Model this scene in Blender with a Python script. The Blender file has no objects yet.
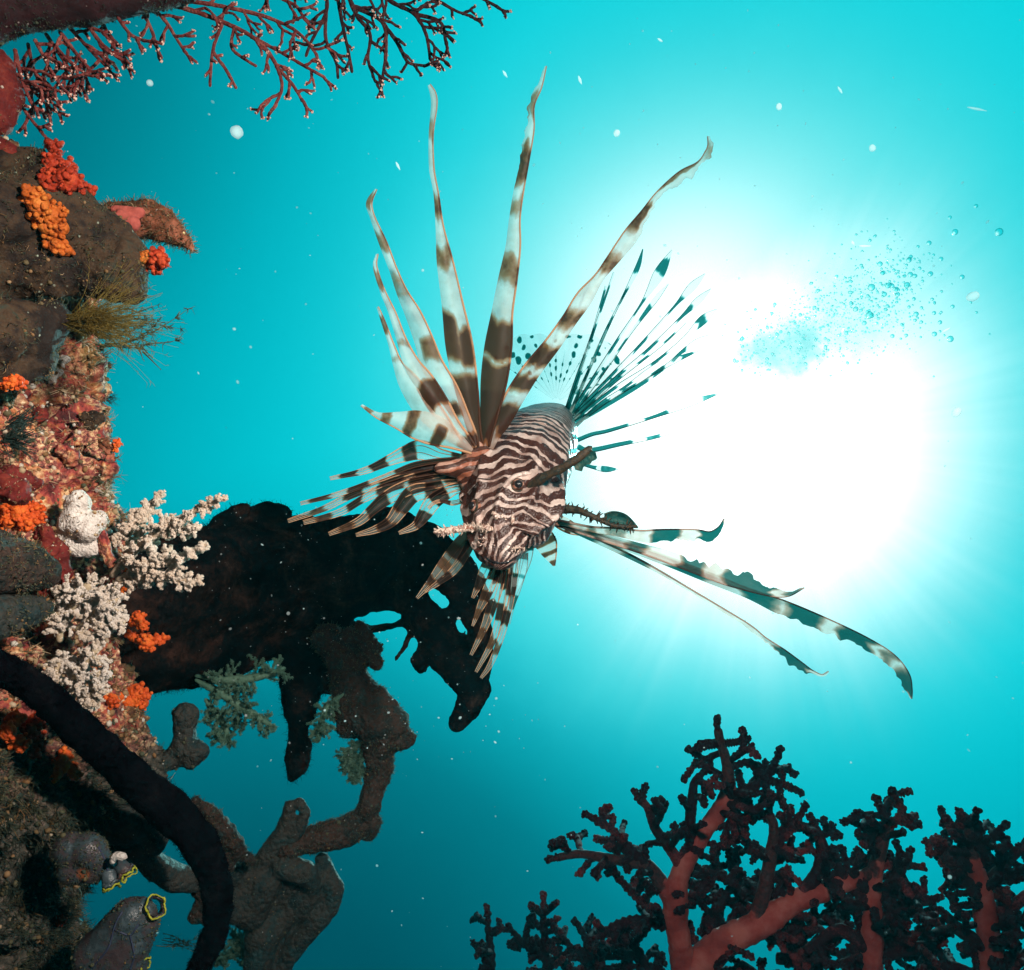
import bpy, math, random
import numpy as np
from mathutils import Matrix, Vector, Euler
from mathutils.bvhtree import BVHTree
random.seed(7); RNG = np.random.default_rng(7)
scene = bpy.context.scene
COL = scene.collection

# ------------------------------------------------------------------ camera
F = 887.0
cam_d = bpy.data.cameras.new("camera"); cam = bpy.data.objects.new("camera", cam_d); COL.objects.link(cam)
cam_d.sensor_fit = 'HORIZONTAL'; cam_d.sensor_width = 36.0; cam_d.lens = 36.0 * F / 1024.0
cam_d.clip_start = 0.01; cam_d.clip_end = 500.0
cam.location = (0, 0, 0); cam.rotation_euler = (math.radians(90 + 32), 0, 0)
scene.camera = cam
CM = np.array(cam.rotation_euler.to_matrix())

def P(px, py, d):
    """world point seen at pixel (px,py) at axial distance d (metres) from the camera"""
    px, py, d = np.broadcast_arrays(np.asarray(px, float), np.asarray(py, float), np.asarray(d, float))
    c = np.stack([(px - 512) / F * d, (485 - py) / F * d, -d], -1)
    return c @ CM.T
def unit(v):
    v = np.asarray(v, float); return v / (np.linalg.norm(v, axis=-1, keepdims=True) + 1e-12)
RIGHT, UP, BACK = CM[:, 0], CM[:, 1], CM[:, 2]

# ------------------------------------------------------------------ water light (world)
world = bpy.data.worlds.new("World"); scene.world = world; world.use_nodes = True
nt = world.node_tree; nt.nodes.clear()
def wn(t, **k):
    n = nt.nodes.new(t)
    for a, b in k.items(): setattr(n, a, b)
    return n
def wm(op, a, b=None, c=None, clamp=False):
    n = wn('ShaderNodeMath', operation=op, use_clamp=clamp)
    for i, v in enumerate((a, b, c)):
        if v is None: continue
        if isinstance(v, (int, float)): n.inputs[i].default_value = v
        else: nt.links.new(v, n.inputs[i])
    return n.outputs[0]
def wv(op, a, b=None, s=None):
    n = wn('ShaderNodeVectorMath', operation=op)
    for i, v in enumerate((a, b)):
        if v is None: continue
        if isinstance(v, (tuple, list, np.ndarray)): n.inputs[i].default_value = tuple(v)
        else: nt.links.new(v, n.inputs[i])
    if s is not None:
        if isinstance(s, (int, float)): n.inputs['Scale'].default_value = s
        else: nt.links.new(s, n.inputs['Scale'])
    return n.outputs['Value'] if op in ('DOT_PRODUCT', 'LENGTH') else n.outputs['Vector']
def wmix(f, a, b):
    n = wn('ShaderNodeMix', data_type='RGBA')
    nt.links.new(f, n.inputs[0])
    for i, v in ((6, a), (7, b)):
        if isinstance(v, tuple): n.inputs[i].default_value = v
        else: nt.links.new(v, n.inputs[i])
    return n.outputs[2]
def wnoise(vec, scale, detail=3.0, rough=0.5):
    n = wn('ShaderNodeTexNoise'); nt.links.new(vec, n.inputs['Vector'])
    n.inputs['Scale'].default_value = scale; n.inputs['Detail'].default_value = detail; n.inputs['Roughness'].default_value = rough
    return n.outputs['Fac']
D = wn('ShaderNodeTexCoord').outputs['Generated']
D = wv('NORMALIZE', D)
def ang(px, py, D_=None):
    return wm('ARCCOSINE', wm('MINIMUM', wv('DOT_PRODUCT', D_ if D_ is not None else D, unit(P(px, py, 1.0))), 0.999999))
def gauss(a, s, p=2.0):
    return wm('POWER', math.e, wm('MULTIPLY', wm('POWER', wm('DIVIDE', a, s), p), -1.0))
SUN_PX = (755, 440)
S = unit(P(*SUN_PX, 1.0))
aS = ang(*SUN_PX)
perp = wv('NORMALIZE', wv('SUBTRACT', D, wv('SCALE', S, s=wv('DOT_PRODUCT', D, S))))
rays = wnoise(perp, 3.2, 5.0, 0.62)
raysf = wnoise(perp, 11.0, 4.0, 0.6)
ray = wm('ADD', wm('MULTIPLY', wm('SUBTRACT', rays, 0.5), 0.24), wm('MULTIPLY', wm('SUBTRACT', raysf, 0.5), 0.09))
mott = wnoise(D, 9.0, 6.0, 0.6)
aM = wm('MULTIPLY', aS, wm('SUBTRACT', 1.0, ray))
aH = ang(700, 405)
aHm = wm('MULTIPLY', aH, wm('SUBTRACT', 1.0, wm('ADD', wm('MULTIPLY', ray, 0.16), wm('MULTIPLY', wm('SUBTRACT', mott, 0.5), 0.22))))
aHt = ang(660, 360)
# water column: bright towards the surface glow, deep blue-green below and away from it
elev = wv('DOT_PRODUCT', D, (0, 0, 1))
low = wm('SUBTRACT', elev, 0.05)
lowr = wn('ShaderNodeMapRange', interpolation_type='SMOOTHSTEP'); nt.links.new(elev, lowr.inputs[0])
lowr.inputs[1].default_value = -0.15; lowr.inputs[2].default_value = 0.55
wide = gauss(ang(760, 380), 0.86, 2.2)
dim = wm('SUBTRACT', 1.0, wm('MAXIMUM', wm('MULTIPLY', gauss(ang(300, 980), 0.36, 2.2), 0.62), wm('MULTIPLY', gauss(ang(40, 60), 0.34, 2.2), 0.34)))
lum = wm('MULTIPLY', wm('MULTIPLY', wide, dim), wm('ADD', wm('MULTIPLY', lowr.outputs[0], 0.42), 0.52))
ramp = wn('ShaderNodeValToRGB'); nt.links.new(lum, ramp.inputs[0])
el = ramp.color_ramp.elements
el[0].position = 0.0; el[0].color = (0.0, 0.020, 0.032, 1)
el[1].position = 1.0; el[1].color = (0.0, 0.66, 0.72, 1)
for p_, c_ in ((0.12, (0.0, 0.060, 0.09, 1)), (0.30, (0.0, 0.175, 0.225, 1)), (0.5, (0.0, 0.42, 0.50, 1)), (0.72, (0.0, 0.64, 0.72, 1))):
    e = el.new(p_); e.color = c_
halo = gauss(aHm, 0.330, 7.0)
halo2 = gauss(ang(715, 375), 0.225, 2.2)
core = gauss(aM, 0.183, 3.0)
core2 = gauss(ang(690, 330), 0.13, 2.2)
col = ramp.outputs[0]
col = wmix(wm('MULTIPLY', halo, 0.70), col, (0.07, 0.84, 0.87, 1))
col = wmix(wm('MULTIPLY', halo2, 0.62), col, (0.55, 1.0, 0.97, 1))
# ripple of the disturbed surface above the bubble stream: it lets less glare through
wc = wn('ShaderNodeTexNoise'); nt.links.new(D, wc.inputs['Vector']); wc.inputs['Scale'].default_value = 16.0; wc.inputs['Detail'].default_value = 5.0; wc.inputs['Roughness'].default_value = 0.65
DW = wv('NORMALIZE', wv('ADD', D, wv('SCALE', wv('SUBTRACT', wc.outputs['Color'], (0.5, 0.5, 0.5)), s=0.085)))
def pl(x, y, s, p, k=1.0): return wm('MULTIPLY', gauss(ang(x, y, DW), s, p), k)
patch = wm('MAXIMUM', wm('MAXIMUM', pl(750, 352, 0.022, 2.6, .85), pl(775, 348, 0.034, 3.0)), wm('MAXIMUM', pl(805, 344, 0.036, 3.0), pl(848, 315, 0.050, 2.4, .7)))
patch = wm('MULTIPLY', patch, wm('ADD', 0.45, wm('MULTIPLY', wnoise(D, 26.0, 6.0, 0.7), 1.0), clamp=True))
glare = wm('MAXIMUM', core, wm('MULTIPLY', core2, 0.5))
glare = wm('MULTIPLY', glare, wm('SUBTRACT', 1.0, patch))
col = wmix(wm('MINIMUM', glare, 1.0), col, (2.1, 2.1, 2.05, 1))
bg = wn('ShaderNodeBackground'); nt.links.new(col, bg.inputs[0]); bg.inputs[1].default_value = 1.0
out = wn('ShaderNodeOutputWorld'); nt.links.new(bg.outputs[0], out.inputs[0])
world.cycles_visibility.camera = True

# the sun, seen through the water behind the fish
sd = bpy.data.lights.new("sun", 'SUN'); sd.energy = 4.5; sd.angle = math.radians(0.5); sd.color = (0.40, 1.0, 0.97)
so = bpy.data.objects.new("sun", sd); COL.objects.link(so)
so.rotation_euler = Vector(-S).to_track_quat('-Z', 'Y').to_euler()
# the photographer's two underwater strobes, on arms beside the camera
def strobe(name, loc, target, power, size, color=(1.0, 0.93, 0.84), spread=180):
    l = bpy.data.lights.new(name, 'AREA'); l.energy = power; l.shape = 'DISK'; l.size = size; l.color = color; l.spread = math.radians(spread)
    o = bpy.data.objects.new(name, l); COL.objects.link(o)
    o.location = loc; o.rotation_euler = Vector(np.asarray(target) - np.asarray(loc)).to_track_quat('-Z', 'Y').to_euler()
strobe("strobe_light", -0.02 * RIGHT + 0.20 * UP + 0.05 * BACK, P(760, 900, 1.05), 0.62, 0.05, spread=62)
strobe("strobe_light", 0.30 * RIGHT + 0.22 * UP - 0.02 * BACK, P(110, 440, 0.5), 1.85, 0.04, color=(1.0, 0.86, 0.74), spread=78)
scene.view_settings.view_transform = 'Standard'; scene.view_settings.look = 'None'
scene.view_settings.exposure = 0.0; scene.view_settings.gamma = 1.0; scene.view_settings.use_curve_mapping = False
scene.cycles.max_bounces = 8; scene.cycles.transparent_max_bounces = 24; scene.cycles.diffuse_bounces = 3
scene.cycles.sample_clamp_indirect = 4.0; scene.cycles.use_denoising = True

# ------------------------------------------------------------------ numeric helpers
def _h(i, j, k, s):
    n = (i * 374761393 + j * 668265263 + k * 2147483647 + s * 1274126177) & 0xffffffff
    n = ((n ^ (n >> 13)) * 1274126177) & 0xffffffff
    return ((n ^ (n >> 16)) & 0xffff) / 65535.0
def vnoise(Pn, s=0):
    Pn = np.asarray(Pn, float); i = np.floor(Pn).astype(np.int64); f = Pn - i; f = f * f * f * (f * (f * 6 - 15) + 10)
    r = 0
    for a in (0, 1):
        for b in (0, 1):
            for c in (0, 1):
                w = (f[..., 0] if a else 1 - f[..., 0]) * (f[..., 1] if b else 1 - f[..., 1]) * (f[..., 2] if c else 1 - f[..., 2])
                r = r + w * _h(i[..., 0] + a, i[..., 1] + b, i[..., 2] + c, s)
    return r * 2 - 1
def fbm(Pn, oct=4, s=0, rough=0.5):
    r = 0; a = 1.0; t = 0
    for o in range(oct):
        r = r + a * vnoise(np.asarray(Pn) * (2.03 ** o) + 17.3 * o, s + o); t += a; a *= rough
    return r / t
def cell(Pn, s=0):
    """distance to the nearest feature point (vectorised Worley noise)"""
    Pn = np.asarray(Pn, float); i = np.floor(Pn).astype(np.int64); best = np.full(Pn.shape[:-1], 9.0)
    for a in (-1, 0, 1):
        for b in (-1, 0, 1):
            for c in (-1, 0, 1):
                I, J, K = i[..., 0] + a, i[..., 1] + b, i[..., 2] + c
                q = np.stack([I + _h(I, J, K, s), J + _h(I, J, K, s + 11), K + _h(I, J, K, s + 23)], -1)
                best = np.minimum(best, np.linalg.norm(q - Pn, axis=-1))
    return best
def sstep(a, b, x):
    t = np.clip((x - a) / (b - a), 0, 1); return t * t * (3 - 2 * t)
def crom(pts, n):
    """n points along a Catmull-Rom curve through rows of pts (any columns), even in arc length of the first columns"""
    p = np.asarray(pts, float)
    if len(p) == 2: 
        t = np.linspace(0, 1, n)[:, None]; return p[0] * (1 - t) + p[1] * t
    q = np.vstack([2 * p[0] - p[1], p, 2 * p[-1] - p[-2]]); res = []
    for i in range(len(p) - 1):
        a, b, c, d = q[i:i + 4]; t = np.linspace(0, 1, 24, endpoint=False)[:, None]
        res.append(0.5 * ((2 * b) + (-a + c) * t + (2 * a - 5 * b + 4 * c - d) * t ** 2 + (-a + 3 * b - 3 * c + d) * t ** 3))
    res.append(p[-1:]); r = np.vstack(res); k = min(3, p.shape[1]) if p.shape[1] != 4 else 2
    L = np.concatenate([[0], np.cumsum(np.linalg.norm(np.diff(r[:, :k], axis=0), axis=1))])
    x = np.linspace(0, L[-1], n); return np.stack([np.interp(x, L, r[:, j]) for j in range(r.shape[1])], -1)

class MB:
    """collects shapes; build() links them as one mesh object"""
    def __init__(s): s.v = []; s.q = []; s.t = []; s.n = 0; s.att = {}
    def add(s, v, quads=None, tris=None, **att):
        v = np.asarray(v, float).reshape(-1, 3)
        if quads is not None and len(quads): s.q.append(np.asarray(quads, np.int64).reshape(-1, 4) + s.n)
        if tris is not None and len(tris): s.t.append(np.asarray(tris, np.int64).reshape(-1, 3) + s.n)
        s.v.append(v)
        for k in set(list(att) + list(s.att)):
            s.att.setdefault(k, [np.zeros(s.n)] if s.n else [])
            a = att.get(k, 0.0); s.att[k].append(np.broadcast_to(np.asarray(a, float), (len(v),)))
        s.n += len(v)
    def arrays(s):
        V = np.vstack(s.v)
        Q = np.vstack(s.q) if s.q else np.zeros((0, 4), np.int64); T = np.vstack(s.t) if s.t else np.zeros((0, 3), np.int64)
        return V, Q, T
    def mesh(s, name, origin=(0, 0, 0), smooth=True):
        V, Q, T = s.arrays(); me = bpy.data.meshes.new(name)
        V = V - np.asarray(origin)
        nl = len(Q) * 4 + len(T) * 3; nf = len(Q) + len(T)
        me.vertices.add(len(V)); me.vertices.foreach_set('co', V.astype(np.float32).ravel())
        me.loops.add(nl); me.loops.foreach_set('vertex_index', np.concatenate([Q.ravel(), T.ravel()]).astype(np.int32))
        me.polygons.add(nf)
        ls = np.concatenate([np.arange(len(Q)) * 4, len(Q) * 4 + np.arange(len(T)) * 3]).astype(np.int32)
        me.polygons.foreach_set('loop_start', ls)
        me.polygons.foreach_set('use_smooth', np.full(nf, smooth))
        me.update(calc_edges=True)
        for k, a in s.att.items():
            at = me.attributes.new(k, 'FLOAT', 'POINT'); at.data.foreach_set('value', np.concatenate(a).astype(np.float32))
        return me
    def build(s, name, mat, parent=None, origin=None, smooth=True):
        if parent is not None: origin = root_loc(parent)
        elif origin is None: origin = s.arrays()[0].mean(0)
        me = s.mesh(name, origin, smooth); me.materials.append(mat)
        o = bpy.data.objects.new(name, me); COL.objects.link(o)
        if parent is not None: o.parent = parent
        else: o.location = tuple(origin)
        return o
def root_loc(o):
    while o.parent: o = o.parent
    return np.array(o.location)
def tag(o, label=None, cat=None, group=None, kind=None):
    if label: o['label'] = label
    if cat: o['category'] = cat
    if group: o['group'] = group
    if kind: o['kind'] = kind
    return o
def thing(name, loc, label, cat, group=None):
    o = bpy.data.objects.new(name, None); COL.objects.link(o); o.location = tuple(loc); o.empty_display_size = 0.02
    return tag(o, label, cat, group)

def frames(pts, ref=None):
    pts = np.asarray(pts, float); T = unit(np.gradient(pts, axis=0)); ref = UP if ref is None else ref
    n = np.cross(T[0], ref); 
    if np.linalg.norm(n) < 1e-3: n = np.cross(T[0], RIGHT)
    n = unit(n); N = [n]
    for i in range(1, len(T)):
        n = n - T[i] * np.dot(n, T[i]); n = unit(n); N.append(n)
    N = np.array(N); return T, N, np.cross(T, N)
def tube(mb, pts, rad, seg=8, lump=0.0, lf=100.0, seed=0, squash=1.0, **att):
    pts = np.asarray(pts, float); rad = np.broadcast_to(np.asarray(rad, float), (len(pts),)).copy()
    # rounded ends
    T, A, B = frames(pts)
    pts2 = np.vstack([pts[0] - T[0] * rad[0] * 0.6, pts, pts[-1] + T[-1] * rad[-1] * 0.6]); rad2 = np.concatenate([[rad[0] * 0.45], rad, [rad[-1] * 0.45]])
    A = np.vstack([A[:1], A, A[-1:]]); B = np.vstack([B[:1], B, B[-1:]])
    th = np.arange(seg) / seg * 2 * np.pi
    ring = A[:, None] * np.cos(th)[None, :, None] + B[:, None] * np.sin(th)[None, :, None] * squash
    V = pts2[:, None] + ring * rad2[:, None, None]
    if lump: V = V + ring * (rad2[:, None] * lump * fbm(V * lf, 3, seed))[..., None]
    n = len(pts2); V = V.reshape(-1, 3)
    i = np.arange(n - 1)[:, None]; j = np.arange(seg)[None]
    Q = np.stack([i * seg + j, i * seg + (j + 1) % seg, (i + 1) * seg + (j + 1) % seg, (i + 1) * seg + j], -1).reshape(-1, 4)
    c0, c1 = len(V), len(V) + 1
    V = np.vstack([V, [pts2[0] - T[0] * rad[0] * 0.3, pts2[-1] + T[-1] * rad[-1] * 0.3]])
    jj = np.arange(seg)
    Tr = np.vstack([np.stack([np.full(seg, c0), (jj + 1) % seg, jj], -1), np.stack([np.full(seg, c1), (n - 1) * seg + jj, (n - 1) * seg + (jj + 1) % seg], -1)])
    if 'along' in att:
        al = att.pop('along'); al = np.concatenate([[al[0]], al, [al[-1]]]); att['pig'] = np.concatenate([np.repeat(al, seg), [al[0], al[-1]]])
    mb.add(V, Q, Tr, **att)
def ico(sub):
    import bmesh
    bm = bmesh.new(); bmesh.ops.create_icosphere(bm, subdivisions=sub, radius=1.0)
    V = np.array([v.co[:] for v in bm.verts]); T = np.array([[v.index for v in f.verts] for f in bm.faces]); bm.free(); return V, T
ICO1, ICO2, ICO3 = ico(1), ico(2), ico(3)
def balls(mb, C, R, tpl=None, sq=None, lump=0.0, lf=200.0, **att):
    tpl = tpl or ICO2; V, T = tpl; C = np.asarray(C, float).reshape(-1, 3); R = np.broadcast_to(np.asarray(R, float), (len(C),))
    q = RNG.normal(size=(len(C), 3, 3)); Q, _ = np.linalg.qr(q)
    sc = np.ones((len(C), 1, 3)) if sq is None else 1 + RNG.uniform(-sq, sq, (len(C), 1, 3))
    X = np.einsum('nij,nkj->nki', Q, V[None] * sc) * R[:, None, None] + C[:, None]
    if lump: X = C[:, None] + (X - C[:, None]) * (1 + lump * fbm(X * lf, 2, 5))[..., None]
    TT = (T[None] + (np.arange(len(C)) * len(V))[:, None, None]).reshape(-1, 3)
    att = {k: np.repeat(np.broadcast_to(np.asarray(a, float), (len(C),)), len(V)) for k, a in att.items()}
    mb.add(X.reshape(-1, 3), None, TT, **att)
def stamp(mb, V, T, C, N, R, **att):
    """copies of a small template, its +Z laid along N"""
    C = np.asarray(C, float).reshape(-1, 3); N = unit(np.asarray(N, float).reshape(-1, 3)); R = np.broadcast_to(np.asarray(R, float), (len(C),))
    a = unit(np.cross(N, RNG.normal(size=N.shape))); b = np.cross(N, a)
    X = (V[None, :, 0:1] * a[:, None] + V[None, :, 1:2] * b[:, None] + V[None, :, 2:3] * N[:, None]) * R[:, None, None] + C[:, None]
    TT = (T[None] + (np.arange(len(C)) * len(V))[:, None, None]).reshape(-1, 3)
    att = {k: np.repeat(np.broadcast_to(np.asarray(a_, float), (len(C),)), len(V)) for k, a_ in att.items()}
    mb.add(X.reshape(-1, 3), None, TT, **att)
def polyp_tpl(n=8, spread=0.9, w=0.22):
    V = []; T = []
    for i in range(n):
        a = i / n * 2 * math.pi; el = spread if i % 2 else spread * 0.45
        d = np.array([math.cos(a) * math.sin(el), math.sin(a) * math.sin(el), math.cos(el)])
        s = np.array([-math.sin(a), math.cos(a), 0]); u = np.cross(d, s); k = len(V)
        for q in (s, -0.5 * s + 0.87 * u, -0.5 * s - 0.87 * u): V.append(q * w * 0.6)
        for q in (s, -0.5 * s + 0.87 * u, -0.5 * s - 0.87 * u): V.append(d * 0.75 + q * w)
        V.append(d * 1.0)
        for m in range(3):
            m2 = (m + 1) % 3; T += [[k + m, k + m2, k + 3 + m2], [k + m, k + 3 + m2, k + 3 + m], [k + 3 + m, k + 3 + m2, k + 6]]
    return np.array(V), np.array(T)
POLYP = polyp_tpl(); POLYP5 = polyp_tpl(6, 1.1, 0.16)
def hair(mb, C, N, L, r, bend=0.5, **att):
    """tapered bristles: three-sided, two segments"""
    C = np.asarray(C, float).reshape(-1, 3); N = unit(N); n = len(C); L = np.broadcast_to(L, (n,))[:, None]; r = np.broadcast_to(r, (n,))[:, None]
    a = unit(np.cross(N, RNG.normal(size=N.shape))); b = np.cross(N, a); off = RNG.normal(size=(n, 3)) * bend
    p1 = C + N * L * 0.5; p2 = C + unit(N + off) * L
    ring = [a, -0.5 * a + 0.87 * b, -0.5 * a - 0.87 * b]
    V = np.stack([C + q * r for q in ring] + [p1 + q * r * 0.8 for q in ring] + [p2 + q * r * 0.35 for q in ring], 1)
    T = []
    for lv in (0, 3):
        for m in range(3):
            m2 = (m + 1) % 3; T += [[lv + m, lv + m2, lv + 3 + m2], [lv + m, lv + 3 + m2, lv + 3 + m]]
    T.append([6, 7, 8]); T = np.array(T)
    TT = (T[None] + (np.arange(n) * 9)[:, None, None]).reshape(-1, 3)
    att = {k: np.repeat(np.broadcast_to(np.asarray(x, float), (n,)), 9) for k, x in att.items()}
    mb.add(V.reshape(-1, 3), None, TT, **att)
def fuse(mb, voxel, smooth=3):
    """voxel union of the shapes in mb -> (verts, quads, normals)"""
    me = mb.mesh('tmp'); o = bpy.data.objects.new('tmp', me); COL.objects.link(o)
    m = o.modifiers.new('r', 'REMESH'); m.mode = 'VOXEL'; m.voxel_size = voxel
    if smooth:
        s = o.modifiers.new('s', 'SMOOTH'); s.factor = 0.6; s.iterations = smooth
    dg = bpy.context.evaluated_depsgraph_get(); e = o.evaluated_get(dg); m2 = bpy.data.meshes.new_from_object(e)
    V = np.zeros(len(m2.vertices) * 3, np.float32); m2.vertices.foreach_get('co', V); V = V.reshape(-1, 3).astype(float)
    N = np.zeros(len(m2.vertices) * 3, np.float32); m2.vertex_normals.foreach_get('vector', N); N = N.reshape(-1, 3).astype(float)
    Q = np.array([p.vertices[:] for p in m2.polygons if len(p.vertices) == 4]).reshape(-1, 4)
    T = np.array([p.vertices[:] for p in m2.polygons if len(p.vertices) == 3]).reshape(-1, 3)
    bpy.data.objects.remove(o); bpy.data.meshes.remove(me); bpy.data.meshes.remove(m2)
    return V, Q, T, N
def capsule_chain(mb, rows, k=3.0, lump=0.15, lf=40.0):
    """rows (px,py,depth,radius px): a run of overlapping balls"""
    rows = np.asarray(rows, float)
    for i in range(max(1, len(rows) - 1)):
        if len(rows) == 1: seg = rows
        else:
            a, b = rows[i], rows[i + 1]; L = math.hypot(b[0] - a[0], b[1] - a[1]) + abs(b[2] - a[2]) * 600
            n = max(2, int(k * L / (min(a[3], b[3]) + 1e-3))); t = np.linspace(0, 1, n)[:, None]; seg = a * (1 - t) + b * t
        balls(mb, P(seg[:, 0], seg[:, 1], seg[:, 2]), seg[:, 3] / F * seg[:, 2], ICO2, lump=lump, lf=lf)
def lumpy(name, chains, mat, voxel=0.0016, amp=0.002, freq=60.0, parent=None, origin=None, smooth=3, fine=0.0, ff=300.0, k=3.0, cellamp=0.0, cf=80.0, extra=None):
    mb = MB()
    for c in chains: capsule_chain(mb, c, k=k)
    if extra: extra(mb)
    V, Q, T, N = fuse(mb, voxel, smooth)
    d = amp * fbm(V * freq, 4, 3)
    if fine: d = d + fine * fbm(V * ff, 3, 9)
    if cellamp: d = d + cellamp * (0.5 - cell(V * cf, 2))
    V = V + N * d[:, None]
    out = MB(); out.add(V, Q, T)
    o = out.build(name, mat, parent, origin); o['_'] = 0; del o['_']
    return o, V, N

# ------------------------------------------------------------------ materials
def newmat(name):
    m = bpy.data.materials.new(name); m.use_nodes = True; t = m.node_tree; t.nodes.clear(); return m, t
class N_:
    def __init__(s, t): s.t = t
    def n(s, ty, **k):
        x = s.t.nodes.new(ty)
        for a, b in k.items(): setattr(x, a, b)
        return x
    def set(s, sock, v):
        if isinstance(v, bpy.types.NodeSocket): s.t.links.new(v, sock)
        else: sock.default_value = v
    def noise(s, vec, scale, detail=4.0, rough=0.55, dist=0.0):
        x = s.n('ShaderNodeTexNoise'); s.t.links.new(vec, x.inputs['Vector'])
        x.inputs['Scale'].default_value = scale; x.inputs['Detail'].default_value = detail; x.inputs['Roughness'].default_value = rough; x.inputs['Distortion'].default_value = dist
        return x.outputs['Fac']
    def vor(s, vec, scale, feature='F1', out='Distance', rnd=1.0):
        x = s.n('ShaderNodeTexVoronoi', feature=feature); s.t.links.new(vec, x.inputs['Vector']); x.inputs['Scale'].default_value = scale; x.inputs['Randomness'].default_value = rnd
        return x.outputs[out]
    def ramp(s, fac, stops, interp='LINEAR'):
        x = s.n('ShaderNodeValToRGB'); x.color_ramp.interpolation = interp; s.t.links.new(fac, x.inputs[0]); e = x.color_ramp.elements
        e[0].position, e[0].color = stops[0][0], (*stops[0][1], 1); e[1].position, e[1].color = stops[-1][0], (*stops[-1][1], 1)
        for p, c in stops[1:-1]: q = e.new(p); q.color = (*c, 1)
        return x.outputs[0]
    def mix(s, f, a, b, bt='MIX'):
        x = s.n('ShaderNodeMix', data_type='RGBA', blend_type=bt); s.set(x.inputs[0], f)
        s.set(x.inputs[6], (*a, 1) if isinstance(a, tuple) and len(a) == 3 else a); s.set(x.inputs[7], (*b, 1) if isinstance(b, tuple) and len(b) == 3 else b)
        return x.outputs[2]
    def math(s, op, a, b=None, c=None, clamp=False):
        x = s.n('ShaderNodeMath', operation=op, use_clamp=clamp)
        for i, v in enumerate((a, b, c)):
            if v is not None: s.set(x.inputs[i], v)
        return x.outputs[0]
    def step(s, v, a, b):
        x = s.n('ShaderNodeMapRange', interpolation_type='SMOOTHSTEP'); s.set(x.inputs[0], v); x.inputs[1].default_value = a; x.inputs[2].default_value = b; return x.outputs[0]
    def attr(s, name): x = s.n('ShaderNodeAttribute', attribute_name=name); return x.outputs['Fac']
    def pos(s): return s.n('ShaderNodeTexCoord').outputs['Object']
    def bump(s, h, strength=0.5, dist=0.001):
        x = s.n('ShaderNodeBump'); s.set(x.inputs['Height'], h); x.inputs['Strength'].default_value = strength; x.inputs['Distance'].default_value = dist; return x.outputs[0]
    def out(s, sh): s.t.links.new(sh, s.n('ShaderNodeOutputMaterial').inputs[0])
    def principled(s, color, rough=0.7, normal=None, spec=0.3, sss=0.0, coat=0.0, sr=(0.004, 0.002, 0.001)):
        x = s.n('ShaderNodeBsdfPrincipled'); s.set(x.inputs['Base Color'], (*color, 1) if isinstance(color, tuple) else color); s.set(x.inputs['Roughness'], rough)
        x.inputs['Specular IOR Level'].default_value = spec
        if sss: x.inputs['Subsurface Weight'].default_value = sss; x.inputs['Subsurface Radius'].default_value = sr; x.inputs['Subsurface Scale'].default_value = 1.0
        if coat: x.inputs['Coat Weight'].default_value = coat; x.inputs['Coat Roughness'].default_value = 0.2
        if normal is not None: s.t.links.new(normal, x.inputs['Normal'])
        return x.outputs[0]

def organic(name, stops, scale=60, fine=400, rough=0.75, bump=0.6, bdist=0.0012, speck=None, vorb=0.0, vors=500, spec=0.25, trans=0.0, transcol=None, fuzz=0.0):
    m, t = newmat(name); g = N_(t); p = g.pos()
    a = g.noise(p, scale, 6, 0.62, 0.6); b = g.noise(p, fine, 4, 0.6)
    f = g.math('ADD', g.math('MULTIPLY', a, 0.72), g.math('MULTIPLY', b, 0.28))
    c = g.ramp(f, stops)
    if speck:
        for col, sc, th in speck:
            v = g.vor(p, sc); nz = g.noise(p, sc * 0.35, 3)
            k = g.math('MULTIPLY', g.step(v, th, th * 0.45), g.step(nz, 0.45, 0.6))
            c = g.mix(k, c, col)
    h = g.math('ADD', g.math('MULTIPLY', b, 0.6), g.math('MULTIPLY', g.noise(p, fine * 2.7, 3, 0.6), 0.4))
    if vorb: h = g.math('ADD', h, g.math('MULTIPLY', g.vor(p, vors), -vorb))
    sh = g.principled(c, rough, g.bump(h, bump, bdist), spec)
    if trans:
        tr = g.n('ShaderNodeBsdfTranslucent'); g.set(tr.inputs[0], c if transcol is None else (*transcol, 1))
        mx = g.n('ShaderNodeMixShader'); mx.inputs[0].default_value = trans; t.links.new(sh, mx.inputs[1]); t.links.new(tr.outputs[0], mx.inputs[2]); sh = mx.outputs[0]
    g.out(sh); return m

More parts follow.
